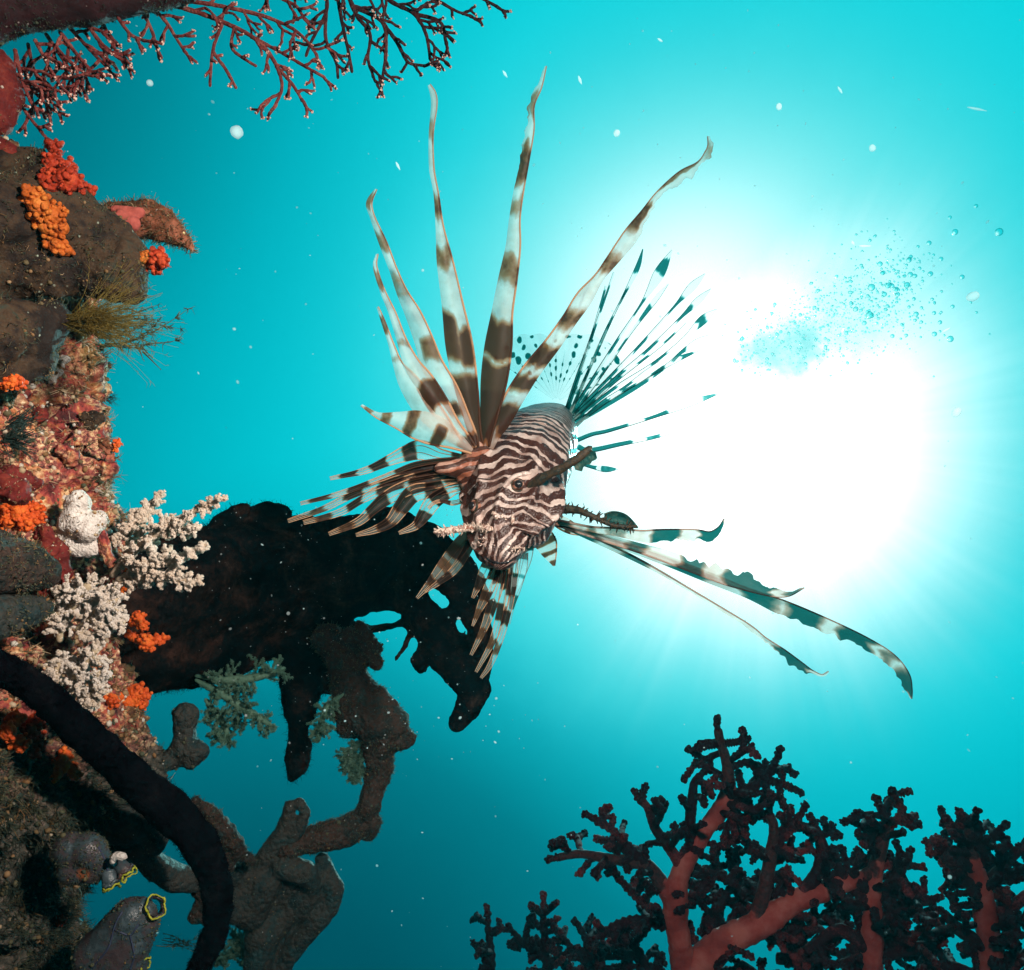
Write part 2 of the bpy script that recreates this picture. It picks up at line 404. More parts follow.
def fin_mat(name, light, mid, dark, *a_, tint=(0.75, 0.45, 0.30), **k_): return fin_mat_(name, light, mid, dark, tint, *a_, **k_)
def fin_mat_(name, light, mid, dark, tint, t_light=0.3, t_dark=0.1, trans=0.55, streak=0.0, rough=0.5, ray=(0.70, 0.42, 0.24), ray_dark=(0.10, 0.04, 0.02)):
    m, t = newmat(name); g = N_(t); p = g.pos()
    k = g.attr('pig'); nz = g.noise(p, 230, 4, 0.6); isr = g.attr('isray')
    k2 = g.math('ADD', k, g.math('MULTIPLY', g.math('SUBTRACT', nz, 0.5), 0.5), clamp=True)
    c = g.ramp(k2, [(0.0, light), (0.14, light), (0.40, mid), (0.80, dark), (1.0, dark)])
    c = g.mix(g.math('MULTIPLY', g.step(g.noise(p, 60, 4), 0.38, 0.7), 0.6), c, g.mix(k, mid, dark))
    r = g.attr('rayline'); c = g.mix(g.math('MULTIPLY', r, 0.7), c, (0.10, 0.05, 0.03))
    c = g.mix(isr, c, g.mix(g.step(k2, 0.3, 0.8), ray, ray_dark))
    d = g.n('ShaderNodeBsdfPrincipled'); g.set(d.inputs['Base Color'], c); d.inputs['Roughness'].default_value = rough; d.inputs['Specular IOR Level'].default_value = 0.3
    t.links.new(g.bump(g.noise(p, 160, 2), 0.35, 0.0006), d.inputs['Normal'])
    tl = g.n('ShaderNodeBsdfTranslucent'); g.set(tl.inputs[0], c)
    mx = g.n('ShaderNodeMixShader'); mx.inputs[0].default_value = trans; t.links.new(d.outputs[0], mx.inputs[1]); t.links.new(tl.outputs[0], mx.inputs[2])
    tp = g.n('ShaderNodeBsdfTransparent'); g.set(tp.inputs[0], g.mix(g.step(k2, 0.15, 0.7), (1.0, 1.0, 1.0), tint))
    f = g.math('ADD', g.math('MULTIPLY', g.step(k2, 0.3, 0.85), t_dark - t_light), t_light)
    f = g.math('MULTIPLY', f, g.math('SUBTRACT', 1.0, isr))
    m2 = g.n('ShaderNodeMixShader'); g.set(m2.inputs[0], f); t.links.new(mx.outputs[0], m2.inputs[1]); t.links.new(tp.outputs[0], m2.inputs[2])
    g.out(m2.outputs[0]); return m

M = {}
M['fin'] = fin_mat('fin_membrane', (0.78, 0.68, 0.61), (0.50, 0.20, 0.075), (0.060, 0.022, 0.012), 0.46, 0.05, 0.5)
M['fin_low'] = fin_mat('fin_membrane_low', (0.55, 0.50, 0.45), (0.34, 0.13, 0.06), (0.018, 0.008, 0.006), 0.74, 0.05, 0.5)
M['fin_far'] = fin_mat('fin_membrane_far', (0.60, 0.72, 0.70), (0.08, 0.26, 0.24), (0.0, 0.09, 0.085), 0.72, 0.16, 0.6, tint=(0.05, 0.68, 0.66), ray=(0.30, 0.50, 0.47), ray_dark=(0.0, 0.07, 0.065))  # teal of the veiling water put into the colour of the rear spines
M['fin_stream'] = fin_mat('fin_membrane_stream', (0.78, 0.72, 0.66), (0.48, 0.26, 0.17), (0.010, 0.060, 0.055), 0.20, 0.14, 0.5, tint=(0.0, 0.50, 0.47), ray=(0.60, 0.44, 0.36), ray_dark=(0.05, 0.04, 0.035))  # dark bands carry the water's teal veil in their colour
M['fin_clear'] = fin_mat('fin_membrane_clear', (0.75, 0.80, 0.78), (0.03, 0.12, 0.11), (0.0, 0.06, 0.055), 0.78, 0.2, 0.55, tint=(0.0, 0.45, 0.42), ray=(0.3, 0.4, 0.36))  # dark spots coloured teal, the veil of water painted into them
M['fin_ray'] = fin_mat('fin_ray', (0.66, 0.42, 0.26), (0.38, 0.15, 0.06), (0.06, 0.025, 0.015), 0.0, 0.0, 0.3)

def body_mat():
    m, t = newmat('striped_skin'); g = N_(t); p = g.pos()
    s = g.attr('st'); nz = g.noise(p, 48, 3, 0.55); nf = g.noise(p, 220, 3, 0.5)
    x = g.math('ADD', s, g.math('ADD', g.math('MULTIPLY', g.math('SUBTRACT', nz, 0.5), 2.2), g.math('MULTIPLY', g.math('SUBTRACT', nf, 0.5), 0.30)))
    w1 = g.math('SINE', g.math('MULTIPLY', x, 2 * math.pi)); w2 = g.math('SINE', g.math('MULTIPLY', x, 4 * math.pi))
    w3 = g.math('SINE', g.math('ADD', g.math('MULTIPLY', x, 2 * math.pi * 0.5), 1.0))
    k = g.math('ADD', g.math('MULTIPLY', w1, 0.9), g.math('ADD', g.math('MULTIPLY', w2, 0.42), g.math('MULTIPLY', w3, 0.22)))
    k = g.step(g.math('ADD', k, g.math('MULTIPLY', g.math('SUBTRACT', g.noise(p, 36, 2), 0.5), 1.1)), -0.02, 0.26)
    light = g.mix(g.step(g.noise(p, 70, 5), .35, .65), (0.24, 0.155, 0.13), (0.56, 0.46, 0.415))
    dark = g.mix(g.noise(p, 90, 3), (0.012, 0.007, 0.007), (0.075, 0.026, 0.018))
    red = g.step(g.noise(p, 35, 2), 0.55, 0.75); light = g.mix(g.math('MULTIPLY', red, 0.45), light, (0.50, 0.25, 0.17))
    c = g.mix(k, dark, light)
    h = g.math('ADD', g.math('MULTIPLY', g.vor(p, 900), 0.4), g.math('MULTIPLY', k, 0.5))
    h = g.math('ADD', h, g.noise(p, 300, 4, 0.6))
    g.out(g.principled(c, 0.30, g.bump(h, 0.8, 0.0010), 0.5)); return m
M['skin'] = body_mat()
M['base_skin'] = organic('fin_base_skin', [(0.3, (0.02, 0.010, 0.008)), (0.44, (0.15, 0.045, 0.025)), (0.51, (0.03, 0.014, 0.010)), (0.60, (0.30, 0.14, 0.09)), (0.7, (0.05, 0.02, 0.015))], 70, 400, 0.5, 0.6)
def root_mat():
    m, t = newmat('fin_root_skin'); g = N_(t); p = g.pos()
    dt = g.n('ShaderNodeVectorMath', operation='DOT_PRODUCT'); t.links.new(p, dt.inputs[0]); dt.inputs[1].default_value = tuple(UP * .95 - RIGHT * .3)
    x = g.math('ADD', g.math('MULTIPLY', dt.outputs['Value'], 1150.0), g.math('MULTIPLY', g.noise(p, 60, 3), 9.0))
    k = g.step(g.math('SINE', x), -0.25, 0.25)
    c = g.mix(k, g.mix(g.noise(p, 120, 3), (0.018, 0.008, 0.006), (0.09, 0.03, 0.018)), g.mix(g.step(g.noise(p, 80, 4), .4, .62), (0.26, 0.085, 0.045), (0.44, 0.27, 0.21)))
    g.out(g.principled(c, 0.4, g.bump(g.math('ADD', g.noise(p, 400, 4), k), 0.6, 0.0008), 0.4)); return m
M['base_skin'] = root_mat()
M['tentacle'] = organic('tentacle_skin', [(0.35, (0.006, 0.010, 0.010)), (0.47, (0.06, 0.038, 0.020)), (0.54, (0.008, 0.016, 0.016)), (0.7, (0.12, 0.08, 0.04))], 160, 600, 0.55, 0.6)
M['tentacle_pale'] = organic('tentacle_pale', [(0.38, (0.20, 0.07, 0.04)), (0.48, (0.75, 0.62, 0.52)), (0.55, (0.16, 0.06, 0.04)), (0.66, (0.8, 0.72, 0.65))], 200, 600, 0.5, 0.6)
M['black_eye'] = organic('eye_black', [(0.3, (0.006, 0.006, 0.008)), (0.7, (0.02, 0.02, 0.022))], 60, 300, 0.12, 0.0, spec=0.6)
M['orange'] = organic('orange_polyps', [(0.30, (0.42, 0.045, 0.010)), (0.5, (0.72, 0.11, 0.018)), (0.68, (0.85, 0.24, 0.035))], 90, 500, 0.6, 0.9, 0.0012, vorb=0.8, vors=420, trans=0.12)
M['amber'] = organic('amber_polyps', [(0.30, (0.28, 0.05, 0.008)), (0.5, (0.56, 0.13, 0.018)), (0.68, (0.74, 0.28, 0.05))], 80, 500, 0.6, 0.9, 0.0012, vorb=0.8, vors=420, trans=0.1)
M['redorange'] = organic('red_polyps', [(0.30, (0.20, 0.018, 0.008)), (0.5, (0.46, 0.045, 0.015)), (0.68, (0.70, 0.12, 0.035))], 80, 500, 0.6, 0.9, 0.0012, vorb=0.8, vors=420, trans=0.1)
M['darkred'] = organic('dark_red_sponge', [(0.30, (0.03, 0.005, 0.005)), (0.5, (0.13, 0.013, 0.012)), (0.66, (0.26, 0.045, 0.025)), (0.78, (0.34, 0.14, 0.07))], 45, 400, 0.8, 0.9)
M['maroon'] = organic('maroon_black', [(0.30, (0.010, 0.003, 0.004)), (0.5, (0.022, 0.006, 0.008)), (0.7, (0.05, 0.013, 0.017))], 35, 260, 0.85, 0.9, speck=[((0.30, 0.26, 0.24), 160, 0.10)])
M['blacksponge'] = organic('black_sponge', [(0.30, (0.001, 0.003, 0.004)), (0.48, (0.005, 0.006, 0.007)), (0.58, (0.022, 0.012, 0.010)), (0.75, (0.07, 0.035, 0.026))], 34, 300, 1.0, 0.9, 0.002, speck=[((0.10, 0.11, 0.1), 120, 0.08)], spec=0.0)
M['blackrope'] = organic('black_rope_sponge', [(0.3, (0.001, 0.001, 0.002)), (0.55, (0.004, 0.004, 0.006)), (0.72, (0.014, 0.012, 0.013))], 60, 500, 1.0, 1.0, 0.002, spec=0.0)
M['boulder'] = organic('dark_rock', [(0.30, (0.006, 0.006, 0.006)), (0.46, (0.018, 0.012, 0.010)), (0.56, (0.06, 0.036, 0.020)), (0.64, (0.03, 0.04, 0.03)), (0.75, (0.14, 0.11, 0.04))], 28, 220, 0.85, 1.0, 0.002, speck=[((0.35, 0.42, 0.34), 130, 0.12)])
M['horn'] = organic('horn_rock', [(0.30, (0.06, 0.022, 0.012)), (0.5, (0.17, 0.06, 0.028)), (0.60, (0.34, 0.12, 0.07)), (0.75, (0.50, 0.30, 0.12))], 40, 260, 0.8, 1.0, 0.002, speck=[((0.7, 0.6, 0.3), 150, 0.16)])
M['pinkcrust'] = organic('pink_crust', [(0.30, (0.30, 0.06, 0.05)), (0.55, (0.55, 0.13, 0.10)), (0.72, (0.70, 0.30, 0.2))], 60, 320, 0.75, 0.9)
M['whitesponge'] = organic('white_sponge', [(0.28, (0.24, 0.17, 0.15)), (0.42, (0.50, 0.44, 0.40)), (0.58, (0.72, 0.69, 0.65)), (0.72, (0.40, 0.29, 0.26))], 60, 380, 0.8, 0.9, 0.0015, vorb=0.5, vors=700)
M['leaf'] = organic('tentacle_leaf', [(0.35, (0.004, 0.03, 0.028)), (0.5, (0.02, 0.08, 0.07)), (0.7, (0.16, 0.14, 0.09))], 120, 500, 0.5, 0.5, trans=0.4)
M['softstem'] = organic('soft_coral_stem', [(0.3, (0.42, 0.30, 0.20)), (0.6, (0.62, 0.50, 0.38)), (0.8, (0.36, 0.42, 0.34))], 60, 300, 0.7, 0.6, trans=0.2)
M['softpolyp'] = organic('soft_coral_polyp', [(0.30, (0.66, 0.50, 0.38)), (0.5, (0.84, 0.73, 0.62)), (0.7, (0.90, 0.86, 0.80))], 50, 500, 0.6, 0.2, trans=0.3)
M['caulstem'] = organic('cauliflower_stem', [(0.3, (0.30, 0.22, 0.14)), (0.7, (0.55, 0.46, 0.32))], 60, 300, 0.7, 0.6)
M['caulpolyp'] = organic('cauliflower_polyp', [(0.30, (0.58, 0.46, 0.34)), (0.5, (0.80, 0.72, 0.64)), (0.7, (0.86, 0.83, 0.80))], 50, 500, 0.6, 0.2, trans=0.25)
M['tealsoft'] = organic('green_soft_coral', [(0.3, (0.04, 0.10, 0.07)), (0.5, (0.10, 0.22, 0.16)), (0.7, (0.22, 0.36, 0.26))], 60, 400, 0.7, 0.4, trans=0.35)
M['greysponge'] = organic('grey_brown_sponge', [(0.28, (0.004, 0.012, 0.014)), (0.42, (0.012, 0.026, 0.028)), (0.52, (0.040, 0.036, 0.030)), (0.62, (0.014, 0.036, 0.038)), (0.78, (0.10, 0.17, 0.17))], 38, 300, 0.7, 1.0, 0.0025, vorb=0.7, vors=240, speck=[((0.4, 0.42, 0.4), 180, 0.10)])  # teal water light and the dimness down there put into the base colour
M['brownrock'] = organic('brown_branch_rock', [(0.28, (0.004, 0.010, 0.011)), (0.42, (0.016, 0.020, 0.018)), (0.52, (0.055, 0.030, 0.022)), (0.60, (0.02, 0.036, 0.034)), (0.78, (0.10, 0.14, 0.13))], 36, 300, 0.85, 1.0, 0.003, vorb=0.8, vors=260, speck=[((0.35, 0.4, 0.36), 170, 0.10)])  # teal light of the water painted in among the brown stops
M['tunicate'] = organic('mauve_tunicate', [(0.3, (0.025, 0.035, 0.05)), (0.47, (0.09, 0.065, 0.07)), (0.55, (0.05, 0.08, 0.095)), (0.72, (0.16, 0.21, 0.24))], 60, 340, 0.28, 0.6, spec=0.5, trans=0.3, speck=[((0.30, 0.09, 0.03), 45, 0.22)])
M['yellowrim'] = organic('yellow_rim', [(0.3, (0.12, 0.20, 0.03)), (0.5, (0.34, 0.36, 0.03)), (0.7, (0.52, 0.50, 0.06))], 80, 400, 0.45, 0.4)
M['darkvein'] = organic('dark_vein', [(0.3, (0.02, 0.03, 0.06)), (0.7, (0.05, 0.06, 0.11))], 80, 400, 0.6, 0.3)
M['gorgon'] = organic('gorgonian_stem', [(0.3, (0.06, 0.010, 0.010)), (0.5, (0.17, 0.030, 0.028)), (0.7, (0.42, 0.15, 0.12))], 120, 700, 0.8, 1.0, 0.0008, vorb=0.6, vors=900)
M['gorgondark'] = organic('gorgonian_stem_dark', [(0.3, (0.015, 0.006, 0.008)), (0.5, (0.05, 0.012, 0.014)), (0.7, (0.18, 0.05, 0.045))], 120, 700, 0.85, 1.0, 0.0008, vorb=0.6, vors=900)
M['gorgonpolyp'] = organic('gorgonian_polyp', [(0.3, (0.62, 0.28, 0.22)), (0.6, (0.80, 0.55, 0.46))], 120, 600, 0.7, 0.3)
def bark_mat():
    m, t = newmat('coral_tree_trunk'); g = N_(t); p = g.pos(); k = g.attr('pig'); fine = g.noise(p, 260, 4, 0.6)
    c = g.ramp(g.noise(p, 30, 4), [(0.35, (0.22, 0.030, 0.028)), (0.5, (0.34, 0.055, 0.048)), (0.65, (0.44, 0.12, 0.10))])
    d = g.ramp(fine, [(0.35, (0.020, 0.008, 0.010)), (0.6, (0.075, 0.016, 0.018))])
    f = g.step(g.math('ADD', k, g.math('MULTIPLY', g.math('SUBTRACT', g.noise(p, 22, 4), 0.5), 1.6)), 0.45, 0.55)
    c = g.mix(f, c, d); g.out(g.principled(c, 0.75, g.bump(g.math('ADD', fine, g.math('MULTIPLY', g.vor(p, 380), -0.5)), 0.7, 0.0015))); return m
M['treebark'] = bark_mat()
M['treeknob'] = organic('coral_tree_knob', [(0.3, (0.008, 0.005, 0.010)), (0.52, (0.035, 0.009, 0.015)), (0.68, (0.24, 0.04, 0.045))], 14, 400, 0.9, 0.8, 0.0015, vorb=0.6, vors=380, spec=0.04)
M['algae'] = organic('olive_algae', [(0.3, (0.10, 0.075, 0.012)), (0.5, (0.22, 0.16, 0.035)), (0.7, (0.36, 0.28, 0.09))], 60, 400, 0.7, 0.3, trans=0.35)
M['darkfrond'] = organic('dark_frond', [(0.3, (0.03, 0.05, 0.035)), (0.6, (0.10, 0.12, 0.07)), (0.75, (0.32, 0.28, 0.16))], 90, 400, 0.7, 0.3, trans=0.25)
M['speck'] = organic('drifting_speck', [(0.3, (0.6, 0.75, 0.72)), (0.7, (0.85, 0.92, 0.9))], 90, 400, 0.7, 0.1, trans=0.5)

def speck_mat():
    m, t = newmat('drifting_speck'); g = N_(t); a = g.n('ShaderNodeBsdfTranslucent'); a.inputs[0].default_value = (.95, 1, 1, 1); d = g.n('ShaderNodeBsdfDiffuse'); d.inputs[0].default_value = (.9, .95, .95, 1)
    tp = g.n('ShaderNodeBsdfTransparent'); mx = g.n('ShaderNodeMixShader'); mx.inputs[0].default_value = .5; t.links.new(a.outputs[0], mx.inputs[1]); t.links.new(d.outputs[0], mx.inputs[2])
    m2 = g.n('ShaderNodeMixShader'); m2.inputs[0].default_value = .72; t.links.new(mx.outputs[0], m2.inputs[1]); t.links.new(tp.outputs[0], m2.inputs[2]); g.out(m2.outputs[0]); return m
M['speck'] = speck_mat()

def reef_mat():
    m, t = newmat('reef_crust'); g = N_(t); p = g.pos()
    big = g.noise(p, 22, 5, 0.6, 0.8); mid = g.noise(p, 75, 5, 0.6, 0.5); fine = g.noise(p, 330, 5, 0.65)
    vc = g.vor(p, 95, out='Color'); sep = g.n('ShaderNodeSeparateColor'); t.links.new(vc, sep.inputs[0])
    c = g.ramp(mid, [(0.30, (0.012, 0.007, 0.008)), (0.40, (0.10, 0.018, 0.020)), (0.49, (0.34, 0.060, 0.050)), (0.56, (0.46, 0.17, 0.07)), (0.64, (0.70, 0.48, 0.26)), (0.74, (0.80, 0.68, 0.50))])
    c2 = g.ramp(fine, [(0.36, (0.03, 0.012, 0.010)), (0.5, (0.32, 0.10, 0.08)), (0.60, (0.64, 0.42, 0.22)), (0.72, (0.85, 0.74, 0.56))])
    c = g.mix(g.step(sep.outputs[0], 0.25, 0.8), c, c2)
    c = g.mix(g.math('MULTIPLY', g.step(big, 0.56, 0.66), 0.85), c, (0.05, 0.035, 0.02))
    c = g.mix(g.math('MULTIPLY', g.step(g.noise(p, 17, 4), 0.55, 0.68), 0.6), c, (0.20, 0.15, 0.035))
    # lower reach of the wall: grey-green turf, little pink
    sx = g.n('ShaderNodeSeparateXYZ'); t.links.new(g.n('ShaderNodeNewGeometry').outputs['Position'], sx.inputs[0])
    lowm = g.attr('low')
    tf = g.ramp(fine, [(0.35, (0.018, 0.022, 0.02)), (0.55, (0.075, 0.07, 0.055)), (0.72, (0.20, 0.14, 0.12))])
    c = g.mix(lowm, c, tf)
    h = g.math('ADD', g.math('MULTIPLY', fine, 0.5), g.math('ADD', g.math('MULTIPLY', g.noise(p, 900, 3), 0.25), g.math('MULTIPLY', g.vor(p, 260), -0.5)))
    g.out(g.principled(c, 0.8, g.bump(h, 1.0, 0.0025), 0.25)); return m
M['reef'] = reef_mat()
def turf_mat():
    m, t = newmat('turf'); g = N_(t); k = g.attr('tone')
    c = g.ramp(k, [(0.0, (0.035, 0.06, 0.05)), (0.35, (0.12, 0.13, 0.075)), (0.6, (0.32, 0.17, 0.07)), (0.8, (0.62, 0.48, 0.30)), (1.0, (0.80, 0.76, 0.68))])
    a = g.principled(c, 0.7); tr = g.n('ShaderNodeBsdfTranslucent'); t.links.new(c, tr.inputs[0])
    mx = g.n('ShaderNodeMixShader'); mx.inputs[0].default_value = 0.4; t.links.new(a, mx.inputs[1]); t.links.new(tr.outputs[0], mx.inputs[2]); g.out(mx.outputs[0]); return m
M['turf'] = turf_mat()
def bubble_mat():
    m, t = newmat('bubble'); g = N_(t)
    gl = g.n('ShaderNodeBsdfGlass'); gl.inputs['IOR'].default_value = 0.80; gl.inputs['Roughness'].default_value = 0.0
    tp = g.n('ShaderNodeBsdfTransparent'); tp.inputs[0].default_value = (.55, .97, .95, 1); mx = g.n('ShaderNodeMixShader'); mx.inputs[0].default_value = 0.6; t.links.new(gl.outputs[0], mx.inputs[1]); t.links.new(tp.outputs[0], mx.inputs[2]); g.out(mx.outputs[0]); return m
M['bubble'] = bubble_mat()
# ------------------------------------------------------------------ reef wall (the ground of this scene)
EDGE = np.array([(-60, -40), (40, -35), (90, 0), (130, 22), (170, 50), (215, 70), (260, 92), (300, 96), (335, 96), (360, 100), (385, 106), (410, 104), (430, 112), (450, 119), (480, 120),
                 (520, 124), (560, 128), (600, 130), (650, 138), (700, 146), (740, 158), (790, 160), (835, 150), (865, 112), (890, 90), (930, 84), (970, 84), (1060, 80), (1200, 80)], float)
def reef_wall():
    nv, nu = 840, 600
    py = np.linspace(-240, 1400, nv); ex = np.interp(py, EDGE[:, 0], EDGE[:, 1])
    u = np.linspace(0, 1, nu)
    d_edge = 0.580
    front = u < 0.78
    V = np.zeros((nv, nu, 3))
    # front: from the far left near the camera to the edge; back: turns away behind the edge
    uf = np.clip(u / 0.78, 0, 1); ub = np.clip((u - 0.78) / 0.22, 0, 1)
    for i in range(nv):
        px = -420 + (ex[i] - 16 + 420) * uf ** 0.85
        d = 0.300 + (d_edge - 0.300) * uf ** 1.25
        y_ = py[i]
        p = P(px, y_, d)
        # the turn at the edge and the face running back
        th = ub * math.radians(150)
        r = 0.010
        edge_p = P(ex[i] - 16, y_, d_edge)
        off = np.sin(th)[:, None] * r * RIGHT + (1 - np.cos(th))[:, None] * r * (-BACK) + (ub ** 2)[:, None] * (0.45 * (-BACK) - 0.36 * RIGHT)
        V[i] = np.where(front[:, None], p, edge_p + off)
    flat = V.reshape(-1, 3)
    gu = np.gradient(V, axis=1); gv = np.gradient(V, axis=0); N = unit(np.cross(gv, gu)).reshape(-1, 3)
    cen = flat.mean(0)
    if np.mean(np.sum(N * (-flat), -1)) < 0: N = -N
    pyg = np.repeat(py, nu)
    a = 0.018 * fbm(flat * 13, 3, 1) + 0.014 * fbm(flat * 38, 4, 4, 0.55)
    a += 0.0085 * (0.55 - cell(flat * 62 + 0.4 * fbm(flat * 50, 2, 8)[:, None], 3)) + 0.0038 * (0.5 - cell(flat * 150, 6)) + 0.0022 * fbm(flat * 330, 3, 12)
    # hollows
    hol = sstep(0.12, 0.40, fbm(flat * 30 + 5, 3, 31)); a -= 0.026 * hol
    flat = flat + N * a[:, None]
    idx = np.arange(nv * nu).reshape(nv, nu)
    Q = np.stack([idx[:-1, :-1], idx[:-1, 1:], idx[1:, 1:], idx[1:, :-1]], -1).reshape(-1, 4)
    low = sstep(690, 790, pyg + 60 * fbm(flat * 20, 3, 2)) 
    mb = MB(); mb.add(flat, Q, low=low)
    o = mb.build('reef_wall', M['reef']); tag(o, kind='structure')
    return flat, Q, N
RV, RQ, RN = reef_wall()
REEF = BVHTree.FromPolygons(RV.tolist(), RQ.tolist())
def hit(px, py, tree=None):
    d = Vector(unit(P(px, py, 1.0))); r = (tree or REEF).ray_cast(Vector((0, 0, 0)), d)
    if r[0] is None: return None
    n = np.array(r[1]); 
    if np.dot(n, np.array(d)) > 0: n = -n
    return np.array(r[0]), n
def depth_at(px, py, default=0.56):
    h = hit(px, py)
    return default if h is None else float(-(h[0] @ BACK))

# ---- rocks that stick out of the wall
def rock(name, chains, mat, label, cat='rock', amp=0.004, freq=45, voxel=0.0017, fine=0.0012, ff=260, cellamp=0.002, cf=90, smooth=3):
    o, V, N = lumpy(name, chains, mat, voxel, amp, freq, fine=fine, ff=ff, cellamp=cellamp, cf=cf, smooth=smooth)
    tag(o, label, cat); ENC.append((o, V, N)) if 'ENC' in globals() else None; return o, V, N
ENC = []
boulder, BV_, BN_ = rock('boulder', [[(-30, 215, .48, 62), (40, 215, .50, 52), (85, 245, .51, 42)], [(60, 250, .51, 42), (118, 268, .51, 34), (134, 290, .51, 15)], [(100, 232, .51, 24), (132, 255, .515, 18), (138, 285, .52, 13)], [(-20, 190, .49, 44), (30, 180, .5, 34), (60, 205, .5, 30)], [(-30, 265, .49, 46), (50, 262, .50, 36)]],
    M['boulder'], 'dark brown boulder jutting from the reef below the hanging sea fan', amp=0.005, freq=30)
horn, HV, HN = rock('rock_spur', [[(96, 222, .545, 17), (125, 222, .55, 19), (150, 222, .55, 19), (168, 230, .55, 16), (182, 240, .55, 10), (193, 250, .55, 4)], [(110, 206, .55, 5), (150, 205, .55, 7), (168, 214, .55, 7)]],
    M['horn'], 'reddish brown pointed rock spur at the upper right tip of the reef', amp=0.0025, freq=60)
pc, _, _ = lumpy('pink_crust', [[(122, 218, .532, 9), (132, 224, .532, 9)], [(115, 210, .535, 5), (140, 212, .535, 6)]], M['pinkcrust'], 0.0012, 0.0012, 120, parent=horn)
# overhang at the top left, out of focus and dark
slab, SV, SN = rock('overhanging_sponge', [[(-60, 10, .47, 46), (20, 0, .485, 34), (90, -8, .495, 30), (150, -14, .51, 24), (186, -16, .52, 17)], [(-60, -50, .47, 50), (60, -50, .485, 45), (150, -40, .51, 22)]],
    M['maroon'], 'dark maroon slab of sponge overhanging at the top left corner', 'sponge', amp=0.0022, freq=40, fine=0.0008, cellamp=0.0005)
rock('red_sponge', [[(-10, 70, .49, 24), (0, 95, .49, 22), (-4, 118, .49, 18)]], M['darkred'], 'dark red fuzzy sponge at the left edge under the overhanging slab', 'sponge', amp=0.002, freq=110, fine=0.0012)
rock('red_sponge', [[(-5, 148, .49, 14), (12, 156, .49, 12), (26, 166, .49, 7)], [(4, 145, .49, 8), (18, 152, .49, 6)]], M['darkred'], 'small pinkish red sponge resting on top of the dark boulder', 'sponge', amp=0.0015, freq=120)
rock('dark_sponge', [[(-10, 330, .46, 38), (28, 335, .48, 30), (50, 322, .49, 20)], [(0, 365, .47, 28), (36, 358, .485, 20)]], M['boulder'], 'blackish round sponge mound at the left edge below the boulder', 'sponge', amp=0.003, freq=45)
rock('grey_boulder', [[(-20, 560, .43, 40), (22, 566, .45, 28), (44, 572, .475, 17)]], M['brownrock'], 'smooth grey brown boulder at the left edge below the orange coral', amp=0.002, freq=30, cellamp=0.0)
rock('grey_boulder', [[(-20, 618, .43, 28), (20, 614, .45, 21), (42, 608, .465, 12)]], M['greysponge'], 'smooth taupe boulder at the left edge with a brown tip, beside white cauliflower coral', amp=0.0015, freq=30, cellamp=0.0)
rock('encrusting_sponge', [[(20, 492, .49, 12), (-5, 488, .49, 18)], [(34, 482, .51, 8), (10, 478, .5, 12)]], M['darkred'], 'flat maroon encrusting sponge just above the bright orange coral', 'sponge', amp=0.003, freq=100, fine=.0016, cellamp=.003, cf=140, voxel=.0012)
rock('encrusting_sponge', [[(44, 536, .50, 12), (52, 556, .505, 13), (58, 578, .51, 10)], [(36, 566, .50, 9), (50, 592, .51, 9)]], M['darkred'], 'knobbly brick red sponge between the orange coral and the white sponge', 'sponge', amp=0.004, freq=120, fine=0.0024, cellamp=.003, cf=150, voxel=.0011, smooth=1)
rock('white_sponge', [[(78, 502, .525, 13), (70, 522, .525, 14), (88, 528, .525, 16), (100, 520, .53, 11)], [(66, 530, .53, 11), (76, 545, .53, 13), (92, 548, .53, 10)]], M['whitesponge'], 'lumpy chalk white sponge beside the bright orange coral', 'sponge', amp=0.0025, freq=60, cellamp=0.0006, voxel=0.0013)
rock('tube_lump', [[(102, 535, .53, 6), (104, 548, .53, 7), (110, 562, .53, 6)]], M['reef'], 'small pink tube sponge beside the white sponge', 'sponge', amp=0.001, freq=120, voxel=0.0009)
# knobbly crust pieces
for k, (x, y, r, m_, lab) in enumerate([(98, 398, 11, 'pinkcrust', 'small pink crusted knob on the reef edge under the algae plume'), (108, 446, 9, 'horn', 'small brown ledge on the reef edge left of the fish'),
                              (104, 470, 12, 'pinkcrust', 'rose pink knob of crust low on the reef edge, above the soft coral'), (70, 455, 13, 'pinkcrust', 'rose pink lump of crust on the face of the reef'),
                              (52, 372, 12, 'whitesponge', 'cream coloured lump of sponge below the blackish mound'), (62, 360, 8, 'whitesponge', 'smaller cream knob touching the cream lump of sponge'),
                              (92, 420, 10, 'boulder', 'dark cup in the reef face beside the brown ledge'), (40, 412, 9, 'darkred', 'dark red bump on the reef face by the left edge')]):
    d = depth_at(x, y) - 0.004
    rock('crust_knob', [[(x - r * .4, y - r * .3, d, r * .6), (x + r * .3, y, d, r * .55), (x, y + r * .5, d, r * .5)]], M['reef'] if m_ == 'pinkcrust' else M[m_], lab, 'crust', amp=0.0045, freq=120, voxel=0.0009, fine=0.0018, smooth=1, cellamp=.002, cf=200)

